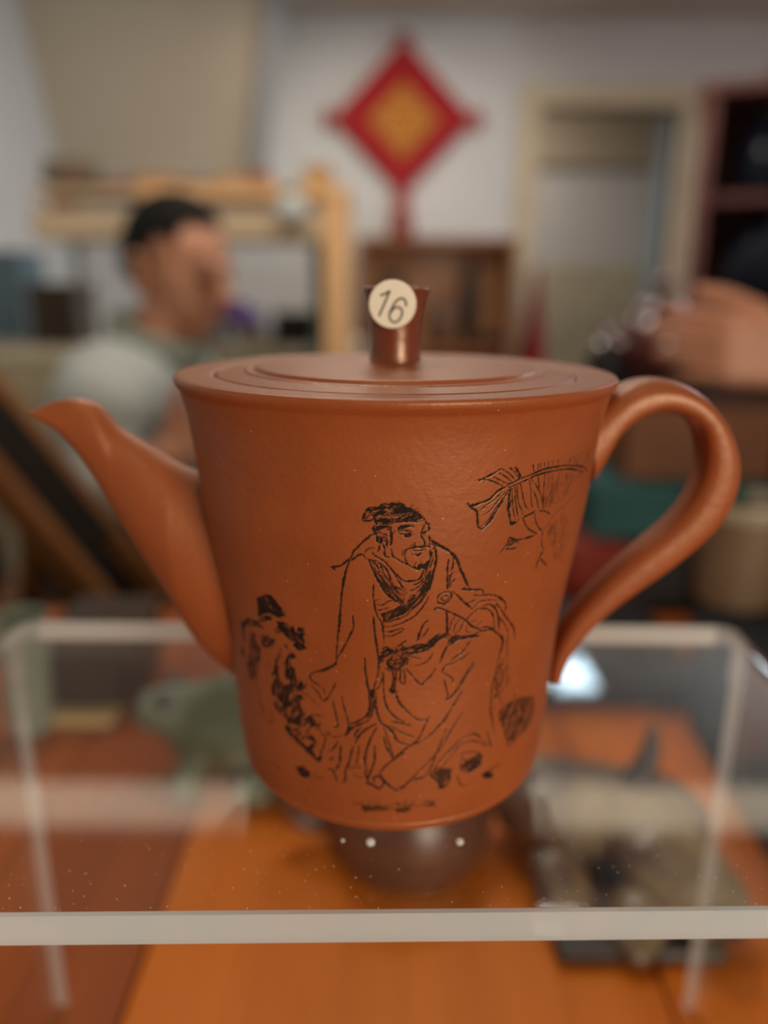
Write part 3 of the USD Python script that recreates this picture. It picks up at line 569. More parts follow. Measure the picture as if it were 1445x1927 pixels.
# --- lid: flat disc with a raised centre and two fine ring steps, knob on top
lz = ZT
lid_prof = [(0, -.0035), (.0355, -.0035), (.0355, -.0008), (LID_R - .00022, -.0006), (LID_R - .0002, -.0004), (LID_R - .0006, -.0001), (.0345, .0001), (.0316, .0003), (.0313, .0003), (.0308, .0006), (.0303, .0006), (.0298, .00045), (.0292, .00055), (.0289, .0010), (.0286, .0012), (.028, .00128), (.02, .0018), (.008, .0021), (.006, .0022), (0, .0022)]
lid = obj('lid', lathe([(a, lz + b) for a, b in lid_prof], 180, (CX, CY, 0)), clay_m, pot, 30)
kz = lz + .0022
knob_prof = [(0, -.0006), (.0056, -.0006), (.0054, .0003), (.0052, .0012), (.0052, .004), (.0054, .007), (.0059, .0105), (.0066, .0134), (.0069, .01425), (.00685, .0146), (.0065, .0147), (.0060, .0143), (.0040, .0141), (0, .0141)]
kp = np.array(knob_prof); kt = np.linspace(0, 1, 90); kd = np.r_[0, np.cumsum(np.hypot(*np.diff(kp, axis=0).T))]; kd /= kd[-1]
knob_pts = np.stack([np.interp(kt, kd, kp[:, 0]), np.interp(kt, kd, kp[:, 1])], 1)
knob = obj('knob', lathe([(a, kz + b) for a, b in knob_pts], 96, (CX, CY, 0)), knob_m, lid, 40, 'darker burnished knob flaring towards its top')
# --- number sticker on the knob
sticker_m = mat('sticker_paper', (.80, .70, .55), .5, var=(.78, .67, .52), scale=300)
print_m = mat('sticker_print', (.10, .09, .06), .6)
SC = at(738.5, 572.5, y=CY - .0068)
tilt = math.radians(6)
E1 = np.array([math.cos(math.radians(1)), -.015, 0]); E1 /= np.linalg.norm(E1)
E2 = np.array([0, -math.sin(tilt), math.cos(tilt)]); E2 -= E1 * (E1 @ E2); E2 /= np.linalg.norm(E2); E3 = np.cross(E1, E2)
def on_sticker(m):
    Mx = np.eye(4); Mx[:3, 0], Mx[:3, 1], Mx[:3, 2], Mx[:3, 3] = E1, E2, E3, SC; m = m.copy(); m.apply_transform(Mx); return m
SRad = .00468
disc = lathe([(0, -.00018), (SRad - .0001, -.00018), (SRad, -.0001), (SRad, .00008), (SRad - .00012, .0002), (SRad - .0004, .00024), (0, .00026)], 72)
sticker = obj('number_sticker', on_sticker(disc), sticker_m, pot, 30, 'round cream paper sticker printed with the number 16')
def sk(pts, w, curve=True):
    c0 = np.array([642, 578.0]); s_ = SRad / 347.0
    p = (np.array(pts, float) - c0) * [s_, -s_]
    if curve:
        from scipy.interpolate import CubicSpline
        t = np.r_[0, np.cumsum(np.hypot(*np.diff(p, axis=0).T))]; p = CubicSpline(t, p)(np.linspace(0, t[-1], 50))
    return LineString(p).buffer(w * s_ / 2, cap_style=1)
num = [unary_union([sk([(600, 395), (450, 735)], 34, False), sk([(475, 448), (530, 430), (585, 395)], 34)]),
       unary_union([sk([(835, 590), (825, 520), (770, 490), (700, 530), (640, 620), (600, 720), (610, 790), (665, 835), (730, 810), (780, 730), (780, 660), (720, 615), (660, 640), (612, 700)], 33)])]
for g_ in num:
    polys = getattr(g_, 'geoms', [g_])
    m = cat_(*[trimesh.creation.extrude_polygon(q, .00006, engine='earcut') for q in polys]); m.apply_translation([0, 0, .00024])
    obj('numeral', on_sticker(m), print_m, sticker, False)

# --- spout: curved, wide at the body and narrowing to a beak
su = np.array([(50, 778), (95, 757), (150, 749), (190, 764), (215, 794), (255, 823), (300, 851), (350, 880), (385, 893), (420, 905)], float)
sl = np.array([(50, 778), (100, 801), (150, 851), (200, 925), (240, 990), (300, 1080), (340, 1140), (400, 1225), (445, 1262), (480, 1290)], float)
U3, L3 = np.array([pp(*p) for p in su]), np.array([pp(*p) for p in sl])
U3, L3 = spline(U3, 60), spline(L3, 60)
mid, hw = (U3 + L3) / 2, np.linalg.norm(U3 - L3, axis=1) / 2
# order from body to tip; section centre line smoothed
k = np.linspace(0, 1, 60)
mid = np.stack([gaussian_filter1d(mid[:, c], 1.2, mode='nearest') for c in range(3)], 1)
dirn = (U3 - L3) / np.maximum(np.linalg.norm(U3 - L3, axis=1), 1e-6)[:, None]
th_ = np.linspace(0, 2 * np.pi, 40, endpoint=False)
hwd = np.interp(k, [0, .06, .2, .45, .75, 1], [.0010, .0024, .0042, .0066, .0115, .0135])
SV = mid[:, None] + dirn[:, None] * (hw[:, None] * np.cos(th_))[..., None] + np.array([0, 1.0, 0]) * (hwd[:, None] * np.sin(th_))[..., None]
n_ = 40; SVf = SV.reshape(-1, 3)
i_, j_ = np.meshgrid(np.arange(59), np.arange(n_), indexing='ij'); j2_ = (j_ + 1) % n_
f_ = np.vstack([np.stack([i_ * n_ + j_, i_ * n_ + j2_, (i_ + 1) * n_ + j2_], -1).reshape(-1, 3), np.stack([i_ * n_ + j_, (i_ + 1) * n_ + j2_, (i_ + 1) * n_ + j_], -1).reshape(-1, 3)])
sp = trimesh.Trimesh(SVf, f_, process=False)
sp.merge_vertices(); sp.update_faces(sp.nondegenerate_faces()); trimesh.repair.fix_normals(sp)
obj('spout', sp, clay_m, pot, 60)
# --- handle: a broad ear-shaped loop with a short tail at the foot
ho = [(1105, 770), (1150, 735), (1185, 716), (1232, 710), (1282, 722), (1330, 755), (1363, 800), (1384, 860), (1380, 920), (1350, 980), (1300, 1030), (1240, 1076), (1180, 1117), (1118, 1168), (1072, 1225), (1053, 1270)]
hi_ = [(1105, 905), (1133, 862), (1154, 822), (1184, 792), (1225, 773), (1263, 776), (1299, 800), (1311, 840), (1309, 880), (1290, 930), (1250, 980), (1190, 1030), (1132, 1082), (1086, 1132), (1045, 1195), (1028, 1270)]
HO, HI = spline(np.array([pp(*p) for p in ho]), 110), spline(np.array([pp(*p) for p in hi_]), 110)
hm, hh = (HO + HI) / 2, np.linalg.norm(HO - HI, axis=1) / 2
hd = (HO - HI) / np.linalg.norm(HO - HI, axis=1)[:, None]
wd = np.interp(np.linspace(0, 1, 110), [0, .25, .5, .8, 1], [.0068, .0060, .0054, .0050, .0042])
th_ = np.linspace(0, 2 * np.pi, 40, endpoint=False); cc, ss = np.cos(th_), np.sin(th_)
pw = 2 / 2.6; cc, ss = np.sign(cc) * abs(cc) ** pw, np.sign(ss) * abs(ss) ** pw
HV = (hm[:, None] + hd[:, None] * (hh[:, None] * cc)[..., None] + np.array([0, 1.0, 0]) * (wd[:, None] * ss)[..., None]).reshape(-1, 3)
i_, j_ = np.meshgrid(np.arange(109), np.arange(n_), indexing='ij'); j2_ = (j_ + 1) % n_
f_ = [np.stack([i_ * n_ + j_, i_ * n_ + j2_, (i_ + 1) * n_ + j2_], -1).reshape(-1, 3), np.stack([i_ * n_ + j_, (i_ + 1) * n_ + j2_, (i_ + 1) * n_ + j_], -1).reshape(-1, 3)]
q = np.arange(n_); q2 = (q + 1) % n_
HV = np.vstack([HV, hm[0], hm[-1]]); f_ += [np.stack([q2, q, np.full(n_, 110 * n_)], 1), np.stack([109 * n_ + q, 109 * n_ + q2, np.full(n_, 110 * n_ + 1)], 1)]
hmsh = trimesh.Trimesh(HV, np.vstack(f_), process=False); trimesh.repair.fix_normals(hmsh)
obj('handle', hmsh, clay_m, pot, 50)

# ---------------------------------------------------------------- clear riser under the teapot
def pane(name, tint, rough, base=.04, gain=.96):
    return usdkit.material(stage, '/World/Looks/' + name, {
        'lw': ('layer_weight', {'blend': .5}), 'pw': ('math', {'math_type': 'power', 'value2': 5.0}), 'mu': ('math', {'math_type': 'multiply_add', 'value2': gain, 'value3': base}),
        't': ('transparent_bsdf', {'color': tint}), 'g': ('glossy_bsdf', {'color': (1, 1, 1), 'roughness': rough}), 'm': ('mix_closure', {})},
        [('lw.facing', 'pw.value1'), ('pw.value', 'mu.value1'), ('mu.value', 'm.fac'), ('t.BSDF', 'm.closure1'), ('g.BSDF', 'm.closure2')], surface='m.closure')
acrylic_m = pane('clear_acrylic', (.985, .985, .985), .03)
def sawn(name, clear, c1, c2):
    return usdkit.material(stage, '/World/Looks/' + name, {
    'tc': ('texture_coordinate', {}), 'n': ('noise_texture', {'scale': 70.0, 'detail': 3.0}), 'r': ('rgb_ramp', {'ramp': [(0.3, c1), (.7, c2)]}),
    'd': ('principled_bsdf', {'roughness': .25, 'specular_ior_level': .7}), 'tl': ('translucent_bsdf', {'color': (.85, .87, .86)}), 't': ('transparent_bsdf', {'color': (.92, .92, .92)}),
    'm1': ('mix_closure', {'fac': .40}), 'm2': ('mix_closure', {'fac': clear})},
    [('tc.object', 'n.vector'), ('n.fac', 'r.fac'), ('r.color', 'd.base_color'), ('d.BSDF', 'm1.closure1'), ('tl.BSDF', 'm1.closure2'), ('m1.closure', 'm2.closure1'), ('t.BSDF', 'm2.closure2')], surface='m2.closure')
edge_m = sawn('acrylic_sawn_edge', .25, (.66, .77, .80), (.78, .79, .80))
edge3_m = sawn('acrylic_back_edge', .30, (.88, .84, .76), (.90, .88, .82))
edge2_m = sawn('acrylic_polished_edge', .72, (.80, .78, .72), (.84, .80, .76))
PTOP = ZB
rx0, rx1 = at(2, 1172, z=PTOP)[0], at(1418, 1184, z=PTOP)[0]
ryb = at(722, 1174, z=PTOP)[1]
fl, frr = at(40, 1725, z=PTOP), at(1405, 1713, z=PTOP)
slope = (frr[1] - fl[1]) / (frr[0] - fl[0])
def ryf(x): return fl[1] + slope * (x - fl[0])
riser = thing('display_riser', 'clear acrylic display riser with bent sides under the engraved teapot', 'display stand', loc=((rx0 + rx1) / 2, .17, TZ))
from shapely.geometry import box as sbox
outer = Polygon([(rx0, TZ - .1), (rx1, TZ - .1), (rx1, PTOP), (rx0, PTOP)]).buffer(-.010).buffer(.010, quad_segs=10)
ring = outer.difference(outer.buffer(-.0050, quad_segs=10).union(Polygon([(rx0 + .0042, TZ - .2), (rx1 - .0042, TZ - .2), (rx1 - .0042, PTOP - .02), (rx0 + .0042, PTOP - .02)])).difference(sbox(-1, PTOP - .0062, 1, 2))).intersection(Polygon([(-1, TZ + .0003), (1, TZ + .0003), (1, 2), (-1, 2)]))
def extr(poly, t0, t1, cuts=()):
    m = trimesh.creation.extrude_polygon(poly, 1.0, engine='earcut'); v = m.vertices.copy(); t = t0 + (t1 - t0) * v[:, 2]
    yf = ryf(v[:, 0]); w = np.stack([v[:, 0], yf + (ryb - yf) * t, v[:, 1]], 1)
    f = m.faces[:, ::-1]; keep = np.ones(len(f), bool)
    for c in cuts: keep &= ~(np.abs(w[f][:, :, 0] - c) < 1e-6).all(1)
    return trimesh.Trimesh(w, f[keep], process=False), t, f[keep]
def body_and_edges(name, poly, cuts):
    m, t, f = extr(poly, .008, .992, cuts)
    caps = (np.abs(t[f] - .008) < 1e-6).all(1) | (np.abs(t[f] - .992) < 1e-6).all(1)
    p = obj(name, trimesh.Trimesh(m.vertices, f[~caps], process=False), acrylic_m, riser, 35)
    inset = poly
    obj('front_edge', extr(inset, 0, .008)[0], edge_m if name == 'top_plate' else edge2_m, p, False, 'frosted sawn edge')
    obj('back_edge', extr(inset, .992, 1.0)[0], edge3_m if name == 'top_plate' else edge2_m, p, False, 'pale polished edge')
c0, c1 = rx0 + .0115, rx1 - .0115
from shapely.geometry import box as sbox
body_and_edges('top_plate', ring.intersection(sbox(c0, TZ, c1, 2)), (c0, c1))
body_and_edges('side_panel', ring.intersection(sbox(-1, TZ, c0, 2)), (c0,))
body_and_edges('side_panel', ring.intersection(sbox(c1, TZ, 1, 2)), (c1,))
# dust on the plate, and three droplets at the teapot's foot
dust_m = mat('dust', (.8, .76, .7), .8)
sp_ = []
for k in range(230):
    x = rng.uniform(rx0 + .03, rx1 - .02); y = ryf(x) + abs(rng.normal(0, .014)) + .001
    if np.hypot(x - CX, y - CY) < .036: continue
    s = trimesh.creation.icosphere(0, rng.uniform(.00004, .00011)); s.apply_translation([x, y, PTOP + .0001]); sp_.append(s)
dm = obj('dust', cat_(*sp_), dust_m); tag(dm, 'fine pale dust specks scattered near the front edge of the clear riser', 'dust', kind='stuff')
drop_m = usdkit.material(stage, '/World/Looks/water_drop', {'p': ('principled_bsdf', {'base_color': (.95, .97, .97), 'roughness': .06, 'transmission_weight': .45, 'ior': 1.33, 'specular_ior_level': 1.0})}, surface='p.BSDF')
for (px, py, r), w_ in zip([(645, 1583, .0004), (697, 1587, .0009), (865, 1586, .0008)], ('leftmost', 'middle', 'rightmost')):
    c = at(px, py, z=PTOP)
    lone('water_droplet', ell([c[0], c[1], PTOP + r * .35], [r, r, r * .8], 2), drop_m, f'tiny clear droplet at the foot of the teapot, {w_} of the three', 'droplet', 'droplets at the foot of the teapot', True)

# ---------------------------------------------------------------- table
def wood(name, c1, c2, rough=.40, stretch=(38, 1.6, 8), coat=.0):
    return usdkit.material(stage, '/World/Looks/' + name, {
        'tc': ('texture_coordinate', {}), 'mp': ('mapping', {'scale': stretch}), 'n': ('noise_texture', {'scale': 1.0, 'detail': 5.0, 'roughness': .6, 'distortion': .6}),
        'r': ('rgb_ramp', {'ramp': [(0.0, c1), (.35, c1), (.65, c2), (1, c2)]}), 'p': ('principled_bsdf', {'roughness': rough, 'coat_weight': coat, 'coat_roughness': .15, 'specular_ior_level': .12})},
        [('tc.object', 'mp.vector'), ('mp.vector', 'n.vector'), ('n.fac', 'r.fac'), ('r.color', 'p.base_color')], surface='p.BSDF')
plank_bright = wood('varnished_plank_bright', (.59, .160, .014), (.51, .122, .010))
plank_red = wood('varnished_plank_red', (.30, .072, .016), (.24, .054, .012))
plank_brown = wood('varnished_plank_brown', (.39, .100, .020), (.31, .074, .015))
frame_wood = wood('table_frame_wood', (.24, .075, .025), (.18, .055, .02))
table = thing('table', 'varnished orange brown plank table carrying the clear riser', 'table', loc=(0, .16, 0))
s1, s2 = at(280, 1770, z=TZ)[0], at(190, 1350, z=TZ)[0]
seams = [-.62, -.50, -.40, -.29, s2, s1, .112, .212, .32, .42, .52, .62]
tones = ['n', 'r', 'n', 'r', 'r', 'b', 'b', 'n', 'b', 'n', 'r']
tones[3], tones[4] = 'n', 'r'
YT0, YT1 = -.35, at(300, 1146, z=TZ)[1]
for k in range(11):
    obj('plank', box(seams[k] + .0006, seams[k + 1] - .0006, YT0, YT1, TZ - .03, TZ, .0012), {'n': plank_brown, 'r': plank_red, 'b': plank_bright}[tones[k]], table)
for sx in (-1, 1):
    for y in (YT0 + .08, YT1 - .08): obj('leg', box(sx * .55 - .035, sx * .55 + .035, y - .035, y + .035, 0, TZ - .03, .004), frame_wood, table)
for y in (YT0 + .05, YT1 - .05): obj('apron', box(-.58, .58, y - .012, y + .012, TZ - .12, TZ - .031, .003), frame_wood, table)
for sx in (-1, 1): obj('apron', box(sx * .57 - .012, sx * .57 + .012, YT0 + .05, YT1 - .05, TZ - .12, TZ - .031, .003), frame_wood, table)

# ---------------------------------------------------------------- small wares on the table beyond the riser
def speck(name, c1, c2, c3, rough, scale, coat=.3):
    return usdkit.material(stage, '/World/Looks/' + name, {'tc': ('texture_coordinate', {}), 'n': ('noise_texture', {'scale': scale, 'detail': 4.0}),
        'r': ('rgb_ramp', {'ramp': [(0, c1), (.40, c1), (.5, c2), (.6, c3), (1, c3)]}), 'p': ('principled_bsdf', {'roughness': rough, 'coat_weight': coat, 'coat_roughness': .1})},
        [('tc.object', 'n.vector'), ('n.fac', 'r.fac'), ('r.color', 'p.base_color')], surface='p.BSDF')
glaze_m = speck('green_glaze', (.07, .085, .045), (.11, .13, .08), (.17, .20, .15), .2, 24)
glaze_dark = mat('dark_glaze', (.05, .05, .05), .3)
tan_m = speck('tan_stoneware', (.08, .040, .022), (.18, .12, .060), (.25, .18, .098), .45, 26)
tan_dark = mat('dark_stoneware', (.035, .024, .02), .5)
jar_m = mat('dark_brown_clay', (.085, .040, .026), .32, var=(.11, .05, .03), scale=30)
# green glazed toad, facing left
g0 = at(432, 1474, z=TZ); gx, gy = g0[0] + .004, g0[1] + .012
toad = thing('toad_figurine', 'green glazed pottery toad on the table behind the left of the riser', 'figurine', loc=(gx, gy, TZ))
obj('body', lump([[(gx - .015, gy, TZ + .030, .026), (gx + .030, gy, TZ + .030, .030), (gx + .02, gy, TZ + .042, .024)], [(gx - .02, gy, TZ + .035, .020), (gx - .043, gy - .002, TZ + .040, .013)],
    [(gx + .034, gy - .026, TZ + .016, .013), (gx + .012, gy - .032, TZ + .010, .009)], [(gx + .034, gy + .026, TZ + .016, .013), (gx + .012, gy + .032, TZ + .010, .009)],
    [(gx - .018, gy - .018, TZ + .024, .009), (gx - .026, gy - .026, TZ + .007, .007)], [(gx - .018, gy + .018, TZ + .024, .009), (gx - .026, gy + .026, TZ + .007, .007)]], .004, 6), glaze_m, toad, True)
for s in (-1, 1): obj('eye', ell([gx - .037, gy + s * .010, TZ + .050], [.006, .005, .006], 2), glaze_dark, toad, True, 'dark bulging eye')
obj('mouth', lump([[(gx - .050, gy - .010, TZ + .036, .003), (gx - .056, gy - .001, TZ + .036, .003), (gx - .050, gy + .008, TZ + .036, .003)]], .002, 4), glaze_dark, toad, True, 'dark wide mouth line')
# mottled tan creature with a horn and a dark open mouth
t0 = at(1172, 1822, z=TZ); tx, ty = t0[0] + .007, t0[1] + .046
beast = thing('beast_figurine', 'mottled tan and dark brown pottery beast behind the right of the riser', 'figurine', loc=(tx, ty, TZ))
bb = lump([[(tx - .022, ty + .03, TZ + .036, .030), (tx + .022, ty + .02, TZ + .034, .030)], [(tx + .020, ty - .005, TZ + .036, .024), (tx + .030, ty - .028, TZ + .030, .020)],
    [(tx - .026, ty - .002, TZ + .020, .014), (tx - .024, ty - .022, TZ + .011, .011)], [(tx + .006, ty - .026, TZ + .018, .013), (tx - .002, ty - .040, TZ + .010, .010)],
    [(tx + .036, ty + .035, TZ + .018, .016), (tx + .042, ty + .02, TZ + .010, .010)]], .004, 6)
bb.vertices[:, 2] = TZ + (bb.vertices[:, 2] - TZ) * .62
obj('body', bb, tan_m, beast, True)
hp = at(1228, 1368, y=ty + .03)
obj('horn', sweep(spline([(tx + .014, ty + .022, TZ + .036), ((tx + hp[0]) / 2 + .010, ty + .027, TZ + .048), (hp[0], ty + .03, max(hp[2], TZ + .060))], 14), np.linspace(.008, .0025, 14), 12), tan_dark, beast, 50, 'dark brown pointed horn')
obj('mouth', ell([tx + .031, ty - .046, TZ + .022], [.010, .006, .006], 2), tan_dark, beast, True, 'round dark open mouth')
obj('base', box(tx - .034, tx + .036, ty - .046, ty + .046, TZ, TZ + .008, .003), tan_dark, beast, 40, 'dark brown base slab')
# dark brown clay teapot right behind the riser, under the plate's middle
j0 = at(822, 1712, z=TZ); jx, jy = j0[0] - .012, j0[1] + .042
jar = thing('small_teapot', 'squat dark brown clay teapot on the table behind the middle of the riser', 'teapot', loc=(jx, jy, TZ))
obj('body', lathe([(0, .0), (.030, 0), (.036, .003), (.0405, .014), (.041, .026), (.036, .040), (.026, .048), (.024, .0485), (0, .0485)], 64, (jx, jy, TZ)), jar_m, jar)
ld = obj('lid', lathe([(0, .0486), (.0235, .0486), (.0235, .0505), (.016, .054), (0, .056)], 48, (jx, jy, TZ)), jar_m, jar)
obj('knob', ell([jx, jy, TZ + .061], [.006, .006, .0065], 2), jar_m, ld, True)
obj('spout', sweep(spline([(jx + .036, jy + .004, TZ + .024), (jx + .048, jy + .010, TZ + .036), (jx + .054, jy + .014, TZ + .052)], 16), np.linspace(.010, .005, 16), 16), jar_m, jar)
obj('handle', sweep(spline([(jx - .036, jy, TZ + .040), (jx - .056, jy, TZ + .040), (jx - .058, jy, TZ + .022), (jx - .038, jy, TZ + .012)], 24), .0045, 12), jar_m, jar)
# slate board at the right, lacquer box at the back, dark box and celadon cup at the left
slate_m = mat('black_slate', (.020, .020, .023), .6, var=(.030, .028, .030), scale=30, specular_ior_level=.08)
q = [at(px, py, z=TZ + .012)[:2] for px, py in [(1300, 1150), (1300, 1338), (1420, 1530), (1560, 1760), (1900, 1600), (1800, 1150)]]
sl_ = trimesh.creation.extrude_polygon(Polygon(q), .0115, engine='earcut'); sl_.apply_translation([0, 0, TZ + .0005])
lone('slate_board', sl_, slate_m, 'flat black slate serving board at the right edge of the table', 'board', smooth=False)
lac_m = mat('black_lacquer', (.018, .015, .016), .3, specular_ior_level=.15)
a_, b_ = at(1010, 1332, z=TZ), at(1292, 1332, z=TZ)
lb = thing('lacquer_box', 'low black lacquered box behind the riser, under the teapot handle', 'box', loc=((a_[0] + b_[0]) / 2, a_[1] + .05, TZ))
obj('body', box(a_[0], b_[0], a_[1], a_[1] + .112, TZ, TZ + .022, .003), lac_m, lb); obj('lid', box(a_[0] - .002, b_[0] + .002, a_[1] - .002, a_[1] + .114, TZ + .0225, TZ + .031, .003), lac_m, lb)
a_, b_ = at(85, 1352, z=TZ), at(250, 1352, z=TZ)
pad_m = mat('yellow_pad', (.50, .36, .17), .8, var=(.45, .31, .14), scale=40)
lone('paper_pad', box(a_[0] - .004, b_[0] - .01, a_[1] - .010, a_[1] + .07, TZ, TZ + .008, .001), pad_m, 'pale yellow pad of paper under the dark box at the left', 'paper')
db = thing('dark_box', 'small dark wooden box on a yellow pad behind the left of the riser', 'box', loc=((a_[0] + b_[0]) / 2, a_[1] + .04, TZ + .008))
dbm = mat('dark_box_wood', (.050, .030, .022), .35, specular_ior_level=.15)
obj('body', box(a_[0], b_[0], a_[1], a_[1] + .075, TZ + .0082, TZ + .046, .002), dbm, db); obj('lid', box(a_[0] - .0015, b_[0] + .0015, a_[1] - .0015, a_[1] + .0765, TZ + .0463, TZ + .054, .002), dbm, db)
c_ = at(40, 1395, z=TZ)
lone('celadon_cup', lathe([(0, 0), (.012, 0), (.012, .004), (.014, .010), (.0155, .05), (.0165, .075), (.0157, .075), (.0145, .05), (.012, .012), (0, .010)], 40, (c_[0], c_[1] + .016, TZ)), mat('celadon', (.26, .30, .24), .2), 'tall pale celadon cup at the left behind the riser', 'cup')

# ---------------------------------------------------------------- wares stacked at the right
def carton(name, label, px0, px1, y0, y1, zb, zt, m, lidm=None, lip=.0015, lid_h=.3, **k):
    x0, x1 = (at(p, 900, y=y0)[0] for p in (px0, px1))
    t = thing(name, label, 'box', loc=((x0 + x1) / 2, (y0 + y1) / 2, zb), **k)
    zs = zt - (zt - zb) * lid_h
    obj('body', box(x0, x1, y0, y1, zb, zs - .0004, .0015), m, t); obj('lid', box(x0 - lip, x1 + lip, y0 - lip, y1 + lip, zs, zt, .0015), lidm or m, t); return t
teal_m = mat('teal_box_card', (.016, .066, .068), .5, var=(.020, .078, .080), scale=8, specular_ior_level=.15)
red_m = mat('red_box_card', (.19, .022, .013), .45, var=(.15, .018, .011), scale=10, specular_ior_level=.15)
brown_m = mat('brown_box_card', (.15, .056, .022), .5, var=(.12, .044, .018), scale=10, specular_ior_level=.15)
black_m = mat('black_box_card', (.02, .017, .017), .4, specular_ior_level=.15)
zr = TZ + .056
carton('red_box', 'small red box, bottom left of the stack under the teal box', 1085, 1205, .618, .70, TZ, zr, red_m)
carton('black_box', 'black box beside the red one, under the right of the teal box', 1212, 1345, .622, .72, TZ, zr, black_m)
zt_ = zr + .048
carton('teal_box', 'wide teal gift box on the red and black boxes, seen through the teapot handle', 1120, 1475, .645, .745, zr + .0003, zt_, teal_m, lid_h=.45)
carton('brown_box', 'brown box on top of the teal box, under the held teapot', 1176, 1450, .668, .738, zt_ + .0003, zt_ + .071, brown_m, mat('dark_brown_lid', (.05, .022, .014), .5, specular_ior_level=.15), lid_h=.10)
cup_m = mat('tan_pottery', (.19, .115, .065), .5, var=(.15, .085, .046), scale=14); rim_m = mat('pale_rim_glaze', (.40, .32, .22), .3)
c_ = at(1412, 1160, z=TZ + .012); cxx, cyy = c_[0], c_[1] + .036
CZ = TZ + .0122
cupt = thing('brush_pot', 'tan pottery brush pot with a pale glazed rim at the right edge', 'pot', loc=(cxx, cyy, CZ))
hz_ = at(1400, 950, y=cyy - .02)[2] - CZ
obj('body', lathe([(0, 0), (.030, 0), (.034, .003), (.0355, .03), (.0345, hz_ - .012), (.0325, hz_ - .012), (.033, .03), (.030, .006), (0, .006)], 56, (cxx, cyy, CZ)), cup_m, cupt)
obj('rim', lathe([(.0325, hz_ - .0122), (.0347, hz_ - .0122), (.0362, hz_ - .004), (.0350, hz_), (.0333, hz_ - .002), (.0325, hz_ - .0122)], 56, (cxx, cyy, CZ)), rim_m, cupt, 50, 'pale glazed rim')

# ---------------------------------------------------------------- people
skin_m = mat('skin', (.55, .255, .15), .5, var=(.51, .225, .128), scale=30, subsurface_weight=.1)
hair_m = mat('black_hair', (.006, .0055, .0055), .7, specular_ior_level=.15, bump=.6, bscale=400, bdist=.002)
lip_m = mat('lip', (.36, .13, .10), .5); eye_m = mat('eye', (.02, .015, .012), .2)
shirt_m = mat('grey_shirt', (.44, .465, .445), .85, var=(.39, .41, .39), scale=6, bump=.4, bscale=25, bdist=.01)
collar_m = mat('grey_green_collar', (.22, .24, .20), .85)
jeans_m = mat('navy_trousers', (.024, .032, .048), .85, bump=.3, bscale=30, bdist=.01)
shoe_m = mat('dark_shoe', (.03, .025, .022), .5)
navy_m = mat('navy_jacket', (.008, .010, .016), .9, specular_ior_level=.1, bump=.3, bscale=25, bdist=.01)

def v3(*a): return np.array(a, float)
def frame_of(deg):
    a = math.radians(deg); F = v3(math.cos(a), math.sin(a), 0); return F, v3(-F[1], F[0], 0), v3(0, 0, 1)

def hand_bones(w, d, t, n, curl=(.5, .5, .5, .5), thumb=.35, s=1.0, spread=.02):
    """Palm, four fingers and a thumb as bone chains. w wrist, d pointing, t thumb side, n back of the hand; curl in radians per joint."""
    P = lambda a, b, c: w + s * (a * d + b * t + c * n)
    B = []
    kn = [(.088, .030), (.092, .010), (.088, -.010), (.080, -.028)]
    B.append([(*P(.005, .016, 0), .017 * s), (*P(.005, -.016, 0), .016 * s), (*P(.082, .028, 0), .0125 * s), (*P(.075, -.027, 0), .0115 * s)])
    for (a, b), L, c in zip(kn, [(.042, .026, .021), (.046, .029, .022), (.042, .027, .021), (.033, .021, .019)], curl):
        p = P(a, b, .002); ang = .25 * c; r = [.0092, .0086, .0080, .0072]
        B.append([(*P(.06, b * .8, 0), .0105 * s), (*p, r[0] * s)])
        for k, l in enumerate(L):
            ang += c; q = p + s * l * (math.cos(ang) * d - math.sin(ang) * n + spread * (b / .03) * t)
            B.append([(*p, r[k] * s), (*q, r[k + 1] * s)]); p = q
    p = P(.022, .024, -.004); ang = 0
    for k, (l, r0, r1) in enumerate([(.040, .0140, .0112), (.033, .0110, .0095), (.027, .0095, .0080)]):
        a = .75 - .32 * k; q = p + s * l * (math.cos(a) * d + math.sin(a) * .8 * t - thumb * n); B.append([(*p, r0 * s), (*q, r1 * s)]); p = q
    return B

